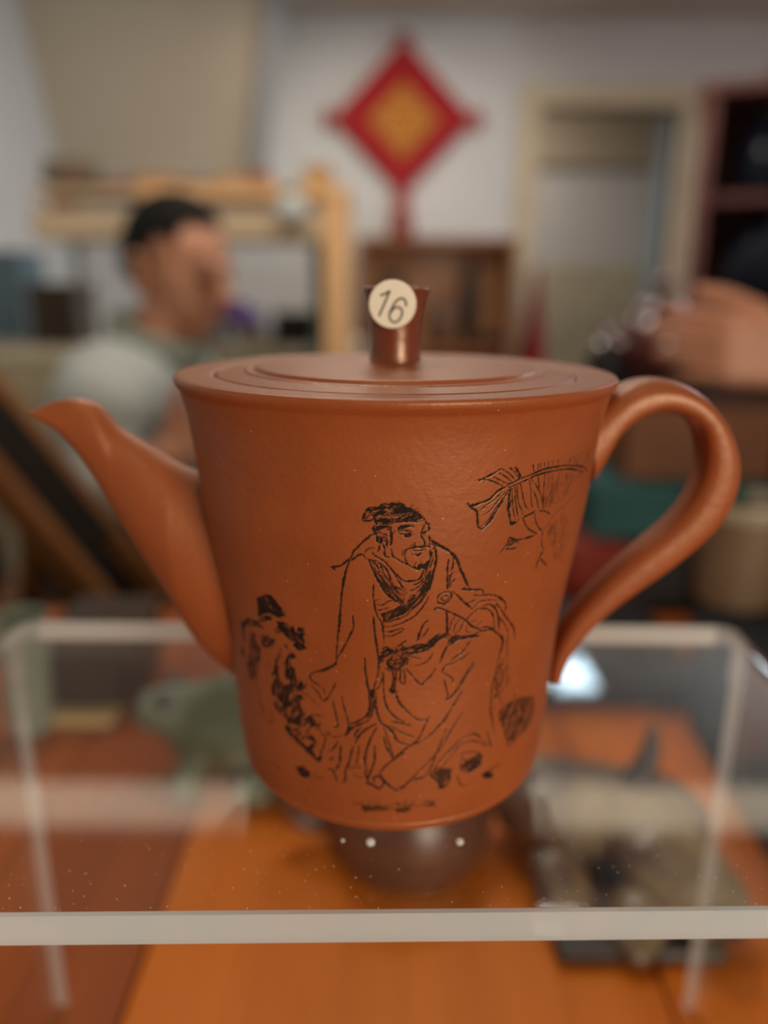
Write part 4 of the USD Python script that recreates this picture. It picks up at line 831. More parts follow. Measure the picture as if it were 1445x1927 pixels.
def head_parts(c, F, L, U, who, prim, hair='short'):
    """Face pieces and hair of a head centred at c, looking along F (built as parts of the person)."""
    Q = lambda f, l, u: c + f * F + l * L + u * U
    Mx = np.eye(4); Mx[:3, 0], Mx[:3, 1], Mx[:3, 2], Mx[:3, 3] = F, L, U, c
    for s in (-1, 1):
        e = ell([.083, s * .032, .004], [.007, .013, .006], 2); e.apply_transform(Mx); obj('eye', e, eye_m, prim, True, 'dark eye')
        b = sweep(spline([(.086, s * .014, .024), (.088, s * .032, .030), (.078, s * .050, .026)], 10), np.linspace(.004, .0025, 10), 8); b.apply_transform(Mx); obj('eyebrow', b, hair_m, prim, True, 'black eyebrow')
    m = ell([.0865, 0, -.060], [.007, .024, .0065], 2); m.apply_transform(Mx); obj('lips', m, lip_m, prim, True, 'lips')
    sph = trimesh.creation.icosphere(5, 1.0); v = sph.vertices
    cap = v * [.103, .084, .108] + [-.010, 0, .030]
    keep = ((v[:, 2] > .33 - .1 * v[:, 0]) | ((v[:, 0] < .12) & (v[:, 2] > -.42 + .5 * np.maximum(0, v[:, 0] + .25)))) & ~((v[:, 0] > .52) & (v[:, 2] < .62))
    cap *= (1 + .035 * (meshkit.fbm(v * 9, 3, 4) - .5))[:, None]
    f = sph.faces[keep[sph.faces].all(1)]
    inner = cap * [.9, .9, .93]; nv = len(cap)
    edges = np.sort(np.vstack([f[:, [0, 1]], f[:, [1, 2]], f[:, [2, 0]]]), 1); un, cnt = np.unique(edges, axis=0, return_counts=True)
    bd = un[cnt == 1]
    ff = np.vstack([f, f[:, ::-1] + nv, np.stack([bd[:, 0], bd[:, 1], bd[:, 1] + nv], 1), np.stack([bd[:, 0], bd[:, 1] + nv, bd[:, 0] + nv], 1)])
    h = trimesh.Trimesh(np.vstack([cap, inner]), ff, process=False); h.remove_unreferenced_vertices(); trimesh.repair.fix_normals(h); h.apply_transform(Mx)
    obj('hair', h, hair_m, prim, 40, 'short black hair')

def head_bones(c, F, L, U):
    Q = lambda f, l, u, r: (*(c + f * F + l * L + u * U), r)
    return [[Q(-.018, .0, .035, .080), Q(.018, 0, .035, .070), Q(-.030, 0, .015, .074)],
            [Q(.030, .030, .0, .040), Q(.030, -.030, .0, .040), Q(.048, 0, -.072, .030), Q(.040, .022, -.045, .036), Q(.040, -.022, -.045, .036), Q(0, 0, .0, .06)],
            [Q(.050, 0, -.086, .022), Q(.030, 0, -.05, .045)],
            [Q(.088, 0, .012, .009), Q(.104, 0, -.024, .0125), Q(.086, 0, -.030, .012)],
            [Q(.098, .008, -.028, .009), Q(.098, -.008, -.028, .009)],
            [Q(.076, .022, .022, .018), Q(.076, -.022, .022, .018)]] + \
           [[Q(-.012, s * .080, .010, .010), Q(-.020, s * .088, .024, .009), Q(-.010, s * .078, -.022, .008)] for s in (-1, 1)]

def person(name, label, J, F, headF, shirt, trousers, shirt_label, trouser_label, hands, sleeves=(1.0, 1.0), loc=None):
    """One continuous body, with shirt, trousers and shoes over it. J: joints in world space."""
    L = v3(-F[1], F[0], 0); U = v3(0, 0, 1)
    p = thing(name, label, 'person', loc=loc)
    hl = np.cross(U, headF); hl /= np.linalg.norm(hl); hu = np.cross(headF, hl)
    spine = (J['neck'] - J['pelvis']); mid = J['pelvis'] + .5 * spine; ch = J['pelvis'] + .80 * spine
    S = lambda q, r: (*q, r)
    torso = [[S(J['hipR'], .085), S(J['hipL'], .085), S(mid + .07 * L, .085), S(mid - .07 * L, .085)],
             [S(mid + .07 * L, .085), S(mid - .07 * L, .085), S(ch + .085 * L, .098), S(ch - .085 * L, .098)],
             [S(ch + .085 * L, .090), S(ch - .085 * L, .090), S(J['shR'], .058), S(J['shL'], .058), S(J['neck'] - .02 * U, .06)]]
    armb, sleeve = [], []
    for k, s in enumerate('RL'):
        a, b, c = J['sh' + s], J['el' + s], J['wr' + s]
        armb += [[S(a, .047), S(b, .037)], [S(b, .037), S(c, .025)]]
        cut = b + sleeves[k] * (c - b)
        sleeve += [[S(a, .062), S(b, .050)], [S(b, .050), S(cut, .042 if sleeves[k] > .6 else .048)]]
    legb, trs, shoes = [], [], []
    for s in 'RL':
        a, b, c = J['hip' + s], J['kn' + s], J['an' + s]
        legb += [[S(a, .078), S(b, .053)], [S(b, .053), S(c, .036)], [S(c, .036), S(c + .13 * F - v3(0, 0, .045), .03)]]
        trs += [[S(a, .098), S(b, .068)], [S(b, .068), S(c, .056)]]
        shoes.append([[S(c - .03 * F - v3(0, 0, .052), .040), S(c + .06 * F - v3(0, 0, .055), .038), S(c + .15 * F - v3(0, 0, .062), .031)], [S(c - .01 * F - v3(0, 0, .02), .045), S(c + .02 * F - v3(0, 0, .05), .042)]])
    neckb = [[S(J['neck'], .056), S(J['head'] - .055 * hu - .012 * headF, .050)]]
    obj('body', lump(torso + armb + legb + neckb + head_bones(J['head'], headF, hl, hu) + hands, .007, 8), skin_m, p, True)
    grow = lambda bb, g: [[(*q[:3], q[3] + g) for q in b] for b in bb]
    sh = obj('shirt', lump(grow(torso, .014) + sleeve, .012, 6), shirt, p, True, shirt_label)
    nk = J['neck'] + .022 * U + .012 * F
    ringp = [nk + .078 * (math.cos(t) * (F * .95) + math.sin(t) * L) + U * (.018 - .03 * math.cos(t)) for t in np.linspace(0, 2 * np.pi, 40)]
    obj('collar', sweep(np.array(ringp), .013, 12, .026, ref=(0, 0, 1), caps=False), collar_m if shirt is shirt_m else shirt, sh, True, 'folded collar')
    obj('trousers', lump([[S(J['hipR'], .104), S(J['hipL'], .104), S(J['pelvis'] + .06 * U + .05 * L, .1), S(J['pelvis'] + .06 * U - .05 * L, .1)]] + trs, .012, 6), trousers, p, True, trouser_label)
    for b in shoes: obj('shoe', lump(b, .01, 6), shoe_m, p, True, 'dark shoe')
    head_parts(J['head'], headF, hl, hu, who=None, prim=p)
    return p

# the seated man at the left, in profile
F, L, U = frame_of(-14)
MY = 1.43
hd_ = at(336, 516, y=MY)
headF = v3(math.cos(math.radians(-24)), math.sin(math.radians(-24)), -.16); headF /= np.linalg.norm(headF)
J = dict(head=hd_, neck=at(290, 682, y=MY), pelvis=at(196, 985, y=MY + .02))
J['shR'] = at(222, 735, y=MY) - .185 * L; J['shL'] = at(232, 725, y=MY) + .17 * L
J['shR'] = at(200, 760, y=1.26)
J['elR'] = at(185, 945, y=1.21); J['wrR'] = at(318, 852, y=1.16)
J['elL'] = at(330, 900, y=1.66); J['wrL'] = at(430, 880, y=1.50)
J['hipR'] = J['pelvis'] - .085 * L; J['hipL'] = J['pelvis'] + .085 * L
J['knR'] = J['hipR'] + .42 * F + v3(0, -.04, .03); J['knL'] = J['hipL'] + .42 * F + v3(0, .03, .03)
for s in 'RL': J['an' + s] = v3(J['kn' + s][0] + .02, J['kn' + s][1], .095)
dR = J['wrR'] - J['elR']; dR /= np.linalg.norm(dR); dL = J['wrL'] - J['elL']; dL /= np.linalg.norm(dL)
def ortho(d, t): t = t - d * (d @ t); t /= np.linalg.norm(t); return t
tR = ortho(dR, v3(0, .3, 1)); tL = ortho(dL, v3(0, -.3, 1))
hands = hand_bones(J['wrR'], dR, tR, np.cross(tR, dR), (.35, .38, .4, .42)) + hand_bones(J['wrL'], dL, tL, np.cross(dL, tL), (.35, .38, .4, .42))
seat_z = J['pelvis'][2] - .098
man = person('person', 'man with short black hair in a grey shirt and dark trousers seated at the left', J, F, headF, shirt_m, jeans_m, 'loose grey shirt', 'dark navy trousers', hands, (.55, .7), (J['pelvis'][0], J['pelvis'][1], 0))
stool_m = wood('stool_wood', (.20, .085, .035), (.14, .06, .026))
px_, py_ = J['pelvis'][:2]
st = thing('stool', 'brown wooden stool under the seated man', 'stool', loc=(px_, py_, 0))
obj('seat', box(px_ - .19, px_ + .19, py_ - .17, py_ + .17, seat_z - .045, seat_z - .008, .008), stool_m, st)
for a in (-1, 1):
    for b in (-1, 1): obj('leg', bar((px_ + a * .15, py_ + b * .13, seat_z - .046), (px_ + a * .17, py_ + b * .15, 0), .036, .036, .004, up=(0, 1, .01)), stool_m, st)
for b in (-1, 1): obj('stretcher', bar((px_ - .155, py_ + b * .142, .16), (px_ + .155, py_ + b * .142, .16), .022, .022, .003), stool_m, st)

# the seller at the right, only a hand and forearm in the picture, holding up a dark teapot
KY = .745
wr = at(1508, 678, y=KY - .02)
d = at(1360, 655, y=KY - .022) - wr; d /= np.linalg.norm(d)
t = ortho(d, v3(.0, .12, 1)); n = np.cross(t, d)
if n[1] > 0: n = -n
F2, L2, U2 = frame_of(188)
J2 = dict(head=v3(.86, 1.02, 1.55), neck=v3(.90, 1.03, 1.37), pelvis=v3(.98, 1.08, .88))
J2['shL'] = v3(.90, .86, 1.30); J2['shR'] = v3(.93, 1.22, 1.29)
J2['elL'] = v3(.66, .74, 1.03); J2['wrL'] = wr
J2['elR'] = v3(.52, 1.12, 1.03); J2['wrR'] = v3(.70, .98, .97)
J2['hipL'] = J2['pelvis'] + .085 * L2; J2['hipR'] = J2['pelvis'] - .085 * L2
for s in 'RL': J2['kn' + s] = J2['hip' + s] + v3(-.02, 0, -.42); J2['an' + s] = v3(J2['kn' + s][0] + .03, J2['kn' + s][1], .095)
dr2 = J2['wrR'] - J2['elR']; dr2 /= np.linalg.norm(dr2); tr2 = ortho(dr2, v3(0, -.2, 1))
hands2 = hand_bones(wr, d, t, n, (.48, .46, .46, .50), thumb=.30, s=.86, spread=.03) + hand_bones(J2['wrR'], dr2, tr2, -np.cross(tr2, dr2) if np.cross(tr2, dr2)[1] < 0 else np.cross(tr2, dr2), (.8, .8, .8, .8))
h2 = v3(-.95, -.2, -.25); h2 /= np.linalg.norm(h2)
seller = person('person', 'person in navy at the right edge whose hand holds up a dark red teapot', J2, F2, h2, navy_m, jeans_m, 'navy jacket', 'dark trousers', hands2, (1.0, .12), (J2['pelvis'][0], J2['pelvis'][1], 0))

# the dark red teapot in the hand
maroon_m = mat('dark_red_clay', (.075, .016, .016), .22, coat_weight=.5, coat_roughness=.1)
kc = at(1236, 648, y=KY + .052); kx, ky, kz_ = kc
held = thing('held_teapot', 'glossy dark red clay teapot held up in the hand at the right', 'teapot', loc=(kx, ky, kz_ - .03))
obj('body', lathe([(0, -.030), (.024, -.030), (.026, -.027), (.040, -.012), (.043, .002), (.038, .016), (.028, .026), (.026, .028), (0, .028)], 64, (kx, ky, kz_)), maroon_m, held)
hl_ = obj('lid', lathe([(0, .0285), (.0265, .0285), (.0265, .0315), (.021, .040), (.011, .046), (0, .047)], 48, (kx, ky, kz_)), maroon_m, held)
obj('knob', lathe([(0, .0468), (.006, .0468), (.0055, .052), (.010, .058), (.010, .063), (.006, .067), (0, .068)], 32, (kx, ky, kz_)), maroon_m, hl_)
obj('spout', sweep(spline([(kx - .038, ky - .006, kz_), (kx - .052, ky - .008, kz_ + .010), (kx - .060, ky - .010, kz_ + .024)], 14), np.linspace(.011, .0055, 14), 16), maroon_m, held)
obj('handle', sweep(spline([(kx + .036, ky, kz_ + .016), (kx + .060, ky, kz_ + .018), (kx + .064, ky, kz_ - .004), (kx + .040, ky, kz_ - .014)], 24), .005, 12), maroon_m, held)

# ---------------------------------------------------------------- furniture behind at the right
dark_wood = wood('rosewood', (.30, .13, .115), (.22, .095, .085), .4, coat=.1)
blk = thing('side_table', 'black topped side table behind the plank table at the right', 'table', loc=(.5, 1.02, 0))
sty0 = YT1 + .02
top_m = mat('black_table_top', (.022, .020, .020), .4, specular_ior_level=.2)
obj('tabletop', box(.12, .60, sty0, sty0 + .38, .70, .735, .004), top_m, blk)
for x in (.16, .56):
    for y in (sty0 + .04, sty0 + .34): obj('leg', box(x - .02, x + .02, y - .02, y + .02, 0, .6998, .003), dark_wood, blk)
steel_m = mat('polished_steel', (.75, .77, .78), .12, metallic=1.0)
kb = at(1172, 660, y=.90); kxx = kb[0] + .012
ket = thing('kettle', 'black kettle with a small steel knob behind the teapot handle', 'kettle', loc=(kxx, .90, .735))
kt_ = at(1160, 640, y=.90)[2] - .735
obj('body', lathe([(0, 0), (.052, 0), (.056, .004), (.060, .05), (.052, kt_ * .75), (.038, kt_ - .02), (.034, kt_ - .016), (0, kt_ - .016)], 56, (kxx, .90, .735)), mat('black_enamel', (.010, .010, .011), .22), ket)
kl = obj('lid', lathe([(0, kt_ - .0155), (.033, kt_ - .0155), (.032, kt_ - .010), (.016, kt_ - .002), (0, kt_)], 40, (kxx, .90, .735)), mat('black_enamel_lid', (.014, .014, .015), .2), ket)
kp_ = at(1131, 652, y=.845)
obj('knob', ell([kxx, .90, .735 + kt_ + .008], [.008, .008, .009], 2), steel_m, kl, True, 'steel knob')
obj('badge', ell(kp_, [.0065, .0065, .0065], 2), steel_m, ket, True, 'round steel cap on the spout')
obj('spout', sweep(spline([(kxx - .05, .89, .735 + kt_ * .45), ((kxx - .05 + kp_[0]) / 2 - .008, .868, .735 + kt_ * .62), (kp_[0], kp_[1] + .004, kp_[2] - .003)], 16), np.linspace(.016, .008, 16), 16), top_m, ket)
obj('handle', sweep(spline([(kxx + .045, .90, .735 + kt_ * .8), (kxx + .088, .90, .735 + kt_ * .78), (kxx + .09, .90, .735 + kt_ * .4), (kxx + .055, .90, .735 + kt_ * .25)], 24), .007, 12), top_m, ket)
# rosewood display cabinet at the far right
CROT = -21.0
cq = at(1306, 400, y=2.45); cz1 = at(1380, 165, y=2.5)[2]
ca, cs = math.cos(math.radians(CROT)), math.sin(math.radians(CROT))
def in_cab(x, y): return cq[0] + x * ca - y * cs, cq[1] + x * cs + y * ca
cab = thing('display_cabinet', 'tall dark rosewood display cabinet at the right edge', 'cabinet', loc=(cq[0], cq[1], 0), rotz=CROT, local=True)
CW = .92
obj('back_panel', box(.03, CW - .03, .40, .42, .06, cz1 - .03, .002), dark_wood, cab)
for x in (0, CW - .03): obj('side_panel', box(x, x + .03, 0, .42, 0, cz1 - .03, .003), dark_wood, cab)
obj('top_panel', box(-.02, CW + .02, -.02, .43, cz1 - .0298, cz1, .004), dark_wood, cab)
shelves = [.06, .45, .75, 1.02, 1.28]
for z in shelves: obj('shelf', box(.031, CW - .031, .02, .399, z - .012, z + .012, .002), dark_wood, cab)
redw = wood('red_lacquer_post', (.13, .022, .018), (.09, .016, .014), .4)
for x in (.0, .30, .60): obj('post', box(x, x + .035, -.012, -.0005, .06, cz1 - .031, .002), redw if x > .1 else dark_wood, cab)
vase_m = mat('dark_blue_glaze', (.010, .016, .034), .25)
for k, (dx, z, h) in enumerate([(.19, 1.02, .21), (.18, 1.28, .24), (.46, 1.02, .2), (.46, 1.28, .22), (.19, .75, .2)]):
    pr = np.array([(0, 0), (.05, 0), (.062, .06), (.080, .40), (.072, .62), (.04, .80), (.034, .88), (.044, 1.0), (.036, 1.0), (.026, .88), (0, .86)]) * [1, h]
    wx_, wy_ = in_cab(dx, .16)
    lone('blue_vase', lathe(pr, 40, (wx_, wy_, z + .0122)), vase_m, ['dark blue vase on the left of the cabinet middle shelf', 'dark blue vase on the left of the cabinet upper shelf', 'dark blue vase on the right of the cabinet middle shelf', 'dark blue vase on the right of the cabinet upper shelf', 'dark blue vase on the left of the cabinet lower shelf'][k], 'vase', 'dark blue vases in the rosewood cabinet')
wx_, wy_ = in_cab(.18, .03)
pbox = thing('purple_box', 'purple gift box on top of the rosewood cabinet', 'box', loc=(wx_, wy_, cz1), rotz=CROT, local=True)
pm_ = mat('purple_card', (.075, .010, .040), .5, specular_ior_level=.2)
obj('body', box(0, .30, 0, .25, .0002, .05, .003), pm_, pbox); obj('lid', box(-.003, .303, -.003, .253, .0503, .07, .003), pm_, pbox)

# ---------------------------------------------------------------- along the back wall
# red knotted hanging with a gold centre
KN_Y = WY - .03
kc_ = at(758, 224, y=KN_Y); rr_ = abs(at(758 + 142, 224, y=KN_Y)[0] - kc_[0])
red_cord = mat('red_cord', (.42, .012, .018), .75, bump=.4, bscale=120); gold_cord = mat('gold_cord', (.55, .23, .035), .6, bump=.4, bscale=120)
dark_red = mat('dark_red_tassel', (.22, .012, .012), .8)
knot = thing('wall_knot', 'large red knotted diamond hanging with a gold centre on the back wall', 'wall hanging', loc=(kc_[0], KN_Y, kc_[2] - rr_))
def diag(c, half, num, r, y, m_w):
    ms = []
    for s in (1, -1):
        e1, e2 = v3(.7071, 0, .7071 * s), v3(-.7071 * s, 0, .7071)
        for k in range(num):
            o = (k - (num - 1) / 2) / num * 2 * half
            pts = np.array([c + e1 * u * half + e2 * o + v3(0, y + (.6 * r) * math.cos(math.pi * (num * (u + 1) / 2 + k) + (0 if s > 0 else math.pi)), 0) for u in np.linspace(-1, 1, 4 * num + 1)])
            ms.append(sweep(pts, r, 8))
    return cat_(*ms)
hlf = rr_ * .7071 * .93
obj('woven_panel', diag(kc_, hlf, 12, hlf / 12 * 1.02, 0, 1), red_cord, knot, 40, 'red woven cord panel')
obj('gold_weave', diag(kc_ + v3(.0, -.02, -.012), hlf * .50, 7, hlf * .50 / 7 * 1.02, 0, 1), gold_cord, knot, 40, 'gold woven centre')
for ang in (0, 90, 180, 270):
    a = math.radians(ang); tip = kc_ + rr_ * .93 * v3(math.cos(a), 0, math.sin(a)); o_ = v3(math.cos(a), 0, math.sin(a)); pside = v3(-math.sin(a), 0, math.cos(a))
    obj('loop', sweep(np.array([tip + o_ * (.030 * math.sin(u)) * (1 if ang in (0, 180) else .4) + pside * .035 * math.cos(u) for u in np.linspace(0, math.pi, 24)]), .018, 12), red_cord, knot)
obj('hanging_cord', sweep([kc_ + v3(0, 0, rr_ * .93), at(757, 60, y=KN_Y)], .010, 10), mat('faded_cord', (.36, .16, .11), .8), knot, 40, 'thin faded cord')
k1, k2 = at(756, 385, y=KN_Y), at(755, 445, y=KN_Y)
obj('drop_cord', sweep([kc_ - v3(0, 0, rr_ * .93), k1], .012, 10), red_cord, knot)
obj('bead', ell(k1 - v3(0, 0, .03), [.045, .030, .055], 3), mat('orange_bead', (.42, .09, .02), .5), knot, True, 'orange knot bead')
tl_ = obj('tassel', lathe([(0, 0), (.066, 0), (.060, .06), (.048, .14), (.03, .16), (0, .165)], 28, k2 - v3(0, .0, .02)), dark_red, knot, 40, 'dark red tassel')
# brown open shelf cabinet with dark jars under it
bx0, bx1 = at(676, 500, y=3.95)[0], at(972, 500, y=3.95)[0]; bz1 = at(820, 446, y=3.95)[2]
brn = wood('brown_shelf_wood', (.30, .12, .052), (.22, .085, .038), .45, coat=.1)
sc_b = thing('shelf_cabinet', 'brown wooden open shelf cabinet against the back wall under the red knot', 'cabinet', loc=((bx0 + bx1) / 2, 4.1, 0))
obj('back_panel', box(bx0 + .03, bx1 - .03, 4.23, 4.25, .05, bz1 - .03, .002), wood('brown_back_panel', (.72, .36, .17), (.60, .27, .12), .5, coat=.1), sc_b)
for x in (bx0, bx1 - .03): obj('side_panel', box(x, x + .03, 3.95, 4.25, 0, bz1 - .03, .003), brn, sc_b)
obj('top_panel', box(bx0 - .01, bx1 + .01, 3.94, 4.26, bz1 - .0298, bz1, .003), brn, sc_b)
bsh = [.06, .36, at(820, 655, y=3.97)[2] - .01]
for z in bsh: obj('shelf', box(bx0 + .031, bx1 - .031, 3.96, 4.229, z - .012, z + .012, .002), brn, sc_b)
zs = bsh[-1] + .0122
dj = mat('dark_jar_glaze', (.016, .013, .013), .35); tj = mat('brown_jar_glaze', (.10, .048, .024), .4)
def jar_at(px, top, w, m, label, name='jar', cat='jar'):
    c = at(px, 600, y=4.08); c[0] = min(max(c[0], bx0 + .04 + w), bx1 - .04 - w); h = at(px, top, y=4.08)[2] - zs
    pr = np.array([(0, 0), (.6, 0), (.85, .1), (1, .45), (.85, .75), (.5, .88), (.48, .93), (.6, 1.0), (.5, 1.0), (.4, .9), (0, .88)]) * [w, h]
    lone(name, lathe(pr, 40, (c[0], 4.08, zs)), m, label, cat)
jar_at(735, 512, .095, dj, 'wide black jar at the left of the brown shelf cabinet')
jar_at(881, 486, .050, dj, 'tall slim black vase at the middle right of the brown shelf cabinet', 'vase', 'vase')
jar_at(828, 560, .06, tj, 'small brown jar beside the slim black vase')
jar_at(930, 620, .05, dj, 'small dark jar at the right end of the brown shelf cabinet')
# red folded umbrella beside the doorway
UY = 4.17
rc_b = at(1001, 672, y=UY); rz1 = at(1000, 505, y=UY)[2]
um = thing('folded_umbrella', 'red folded umbrella standing beside the doorway frame', 'umbrella', loc=(rc_b[0], UY, 0))
zb_ = .36
obj('canopy', lathe([(0, zb_ - .02), (.060, zb_), (.072, zb_ + .10), (.066, rc_b[2]), (.040, rc_b[2] + .20), (.016, rz1 - .05), (.010, rz1), (0, rz1 + .01)], 10, (rc_b[0], UY, 0)), mat('red_cloth', (.24, .006, .009), .7, specular_ior_level=.2), um, 50)
obj('shaft', sweep([(rc_b[0], UY, .01), (rc_b[0], UY, zb_)], .010, 10), dark_wood, um)
obj('ferrule', sweep([(rc_b[0], UY, rz1), (rc_b[0], UY, rz1 + .05)], np.linspace(.008, .004, 2), 10), steel_m, um)

# ---------------------------------------------------------------- wooden rack and counter behind the man
RY = 2.3
pale = wood('pale_pine', (.66, .51, .35), (.60, .45, .29), .5, (3, 3, 20), .1); peach = wood('orange_pine', (.90, .56, .29), (.84, .48, .23), .5, (20, 20, 2), .1)
rx_0, rx_1 = at(56, 400, y=RY)[0], at(582, 400, y=RY)[0]
px0, px1 = at(608, 500, y=RY)[0], at(655, 500, y=RY)[0]
zA, zB1, zB0 = at(600, 350, y=RY)[2], at(300, 394, y=RY)[2], at(300, 450, y=RY)[2]
rack = thing('wooden_rack', 'pale pine two tier rack on a thick post behind the seated man', 'rack', loc=((rx_0 + px1) / 2, RY + .15, 0))
zA0 = at(600, 374, y=RY)[2]
obj('top_board', box(rx_0 + .30, px1 + .003, RY - .004, RY + .30, zA0, zA, .003), peach, rack)
obj('top_board', box(rx_0, rx_0 + .298, RY + .02, RY + .30, zA0 + .005, zA - .006, .003), pale, rack)
obj('lower_board', box(rx_0, px0 - .001, RY, RY + .30, zB0, zB1, .004), pale, rack)
obj('post', box(px0, px1, RY, RY + .07, 0, zA0 - .0003, .004), peach, rack); obj('post', box(px0, px1, RY + .23, RY + .30, 0, zA0 - .0003, .004), peach, rack)
grey_steel = mat('grey_steel', (.22, .22, .22), .5)
obj('post', box(rx_0 + .012, rx_0 + .030, RY + .26, RY + .278, 0, zB0 - .0003, .002), grey_steel, rack, 40, 'thin grey steel upright')
obj('post', box(rx_0 + .012, rx_0 + .030, RY + .26, RY + .278, zB1 + .0003, zA0 + .0046, .002), grey_steel, rack, 40, 'thin grey steel upright')
def rbx(name, label, px0_, px1_, y, dep, zb, top_py, m, cat, rad=.004):
    x0, x1 = at(px0_, 380, y=y)[0], at(px1_, 380, y=y)[0]; z1_ = at((px0_ + px1_) / 2, top_py, y=y)[2]
    t = thing(name, label, cat, loc=((x0 + x1) / 2, y + dep / 2, zb))
    zs_ = zb + (z1_ - zb) * .68
    obj('body', box(x0, x1, y, y + dep, zb + .0003, zs_, rad), m, t); obj('lid', box(x0 - .002, x1 + .002, y - .002, y + dep + .002, zs_ + .0003, z1_, min(rad, (z1_ - zs_) * .45)), m, t)
roll_m = mat('olive_cloth', (.17, .135, .09), .9, bump=.5, bscale=40, bdist=.01)
r0, r1 = at(95, 318, y=RY + .1), at(185, 348, y=RY + .1)
rl = thing('cloth_roll', 'dark olive rolled cloth on the left end of the rack top', 'cloth', loc=((r0[0] + r1[0]) / 2, RY + .12, zA))
zr_ = zA - .006 + .047
obj('roll', sweep(np.array([(r0[0] - .02, RY + .09, zr_ + .004), ((r0[0] + r1[0]) / 2, RY + .12, zr_), (r1[0] - .012, RY + .15, zr_ - .002)]), np.array([.036, .040, .038]), 20), roll_m, rl)
obj('tie', sweep(np.array([((r0[0] + r1[0]) / 2 - .008, RY + .118, zr_ + .001), ((r0[0] + r1[0]) / 2 + .010, RY + .121, zr_ - .001)]), .0425, 20), dark_wood, rl)
def card(n, c): return mat(n, c, .6)
rbx('pink_box', 'dull pink cardboard box on the rack top beside the rolled cloth', 190, 246, RY + .06, .15, zA - .006, 332, card('pink_card', (.30, .16, .12)), 'box')
rbx('orange_box', 'light orange box on the rack top left of the middle', 252, 330, RY + .05, .16, zA, 326, card('light_orange_card', (.46, .26, .14)), 'box')
rbx('brown_packet', 'brown paper packet on the rack top at the middle', 336, 398, RY + .07, .14, zA, 332, card('brown_paper', (.28, .17, .11)), 'packet')
rbx('wooden_box', 'pale wooden box on the rack top, right of the middle', 408, 470, RY + .05, .16, zA, 324, card('pale_box_wood', (.46, .30, .17)), 'box')
rbx('russet_box', 'small russet box on the rack top next to the white bottle', 474, 502, RY + .05, .12, zA, 318, card('russet_card', (.34, .13, .07)), 'box')
rbx('yellow_box', 'mustard yellow box on the right end of the rack top', 572, 622, RY + .05, .14, zA, 310, card('mustard_card', (.52, .31, .11)), 'box')
bg = at(550, 388, y=RY - .05); bz0, bz1 = at(550, 418, y=RY - .05)[2], at(550, 352, y=RY - .05)[2]
wbag = thing('plastic_bag', 'whitish plastic bag with a teal tie hanging on the front of the rack', 'bag', loc=(bg[0], RY - .05, bz0))
hb = bz1 - bz0
obj('bag', lump([[(bg[0] - .018, RY - .05, bz0 + .030, .029), (bg[0] + .018, RY - .05, bz0 + .030, .030)], [(bg[0] - .010, RY - .05, bz0 + .030, .03), (bg[0] - .004, RY - .05, bz0 + hb * .75, .016), (bg[0] + .004, RY - .05, bz0 + hb * .75, .016)]], .008, 4), mat('bag_film', (.60, .64, .62), .3), wbag, True)
obj('tie', lathe([(.010, hb * .80), (.021, hb * .80), (.024, hb * .98), (.010, hb * .98), (.010, hb * .80)], 24, (bg[0], RY - .05, bz0)), mat('teal_tie', (.10, .26, .24), .5), wbag, 40, 'teal tie')
obj('hook', sweep(spline([(bg[0], RY - .05, bz0 + hb * .9), (bg[0], RY - .045, zA + .004), (bg[0], RY - .015, zA + .012), (bg[0], RY + .02, zA + .0045)], 20), .004, 8), steel_m, wbag)
oc = at(70, 390, y=RY - .0)
lone('orange_ball', lump([[(oc[0] + .004, RY + .15, zB1 + .0345, .033), (oc[0] + .030, RY + .15, zB1 + .0325, .030)]], .008, 5), mat('orange_plastic', (.55, .19, .10), .5), 'orange rounded pouch on the left end of the lower rack board', 'pouch', smooth=True)
tg = at(596, 410, y=RY + .3)
lone('teal_post_strip', box(at(586, 410, y=RY + .32)[0], at(609, 410, y=RY + .32)[0], RY + .302, RY + .33, 0, zA0 - .001, .004), mat('teal_grey_metal', (.13, .20, .18), .5), 'grey teal upright metal bar behind the rack post', 'bar')

# counter behind the man and what stands on it
CTY = 2.72
ctz = at(450, 652, y=CTY)[2]
ct = thing('counter', 'pale topped counter along the back behind the seated man', 'counter', loc=(-.9, 3.0, 0))
cx_l, cx_r = XL + .02, at(672, 640, y=CTY)[0]
obj('counter_top', box(cx_l, cx_r, CTY, 3.3, ctz - .04, ctz, .004), mat('pale_counter', (.52, .47, .36), .45), ct)
ctm = mat('counter_front', (.34, .30, .22), .6)
n_p = 4
for k in range(n_p):
    xa, xb = cx_l + (cx_r - cx_l) * k / n_p, cx_l + (cx_r - cx_l) * (k + 1) / n_p
    dpr = obj('door', box(xa + .003, xb - .003, CTY + .02, CTY + .04, .08, ctz - .045, .003), ctm, ct)
    obj('handle', box(xb - .05, xb - .035, CTY + .008, CTY + .0198, ctz - .25, ctz - .13, .003), steel_m, dpr)
obj('body', box(cx_l, cx_r, CTY + .0402, 3.3, .0, ctz - .0402), ctm, ct)
def onct(name, label, cat, a, b, top, y, dep, m): rbx(name, label, a, b, y, dep, ctz, top, m, cat)
pur = mat('purple_petal', (.13, .05, .26), .7, var=(.20, .09, .34), scale=40)
fx = at(402, 610, y=CTY + .12)[0]
fl_ = thing('purple_flowers', 'bunch of purple flowers in a low pot on the counter beside the man', 'flowers', loc=(fx, CTY + .14, ctz))
obj('pot', lathe([(0, .0003), (.05, .0003), (.065, .05), (.06, .05), (.05, .04), (0, .04)], 32, (fx, CTY + .14, ctz)), mat('grey_pot', (.2, .19, .2), .5), fl_)
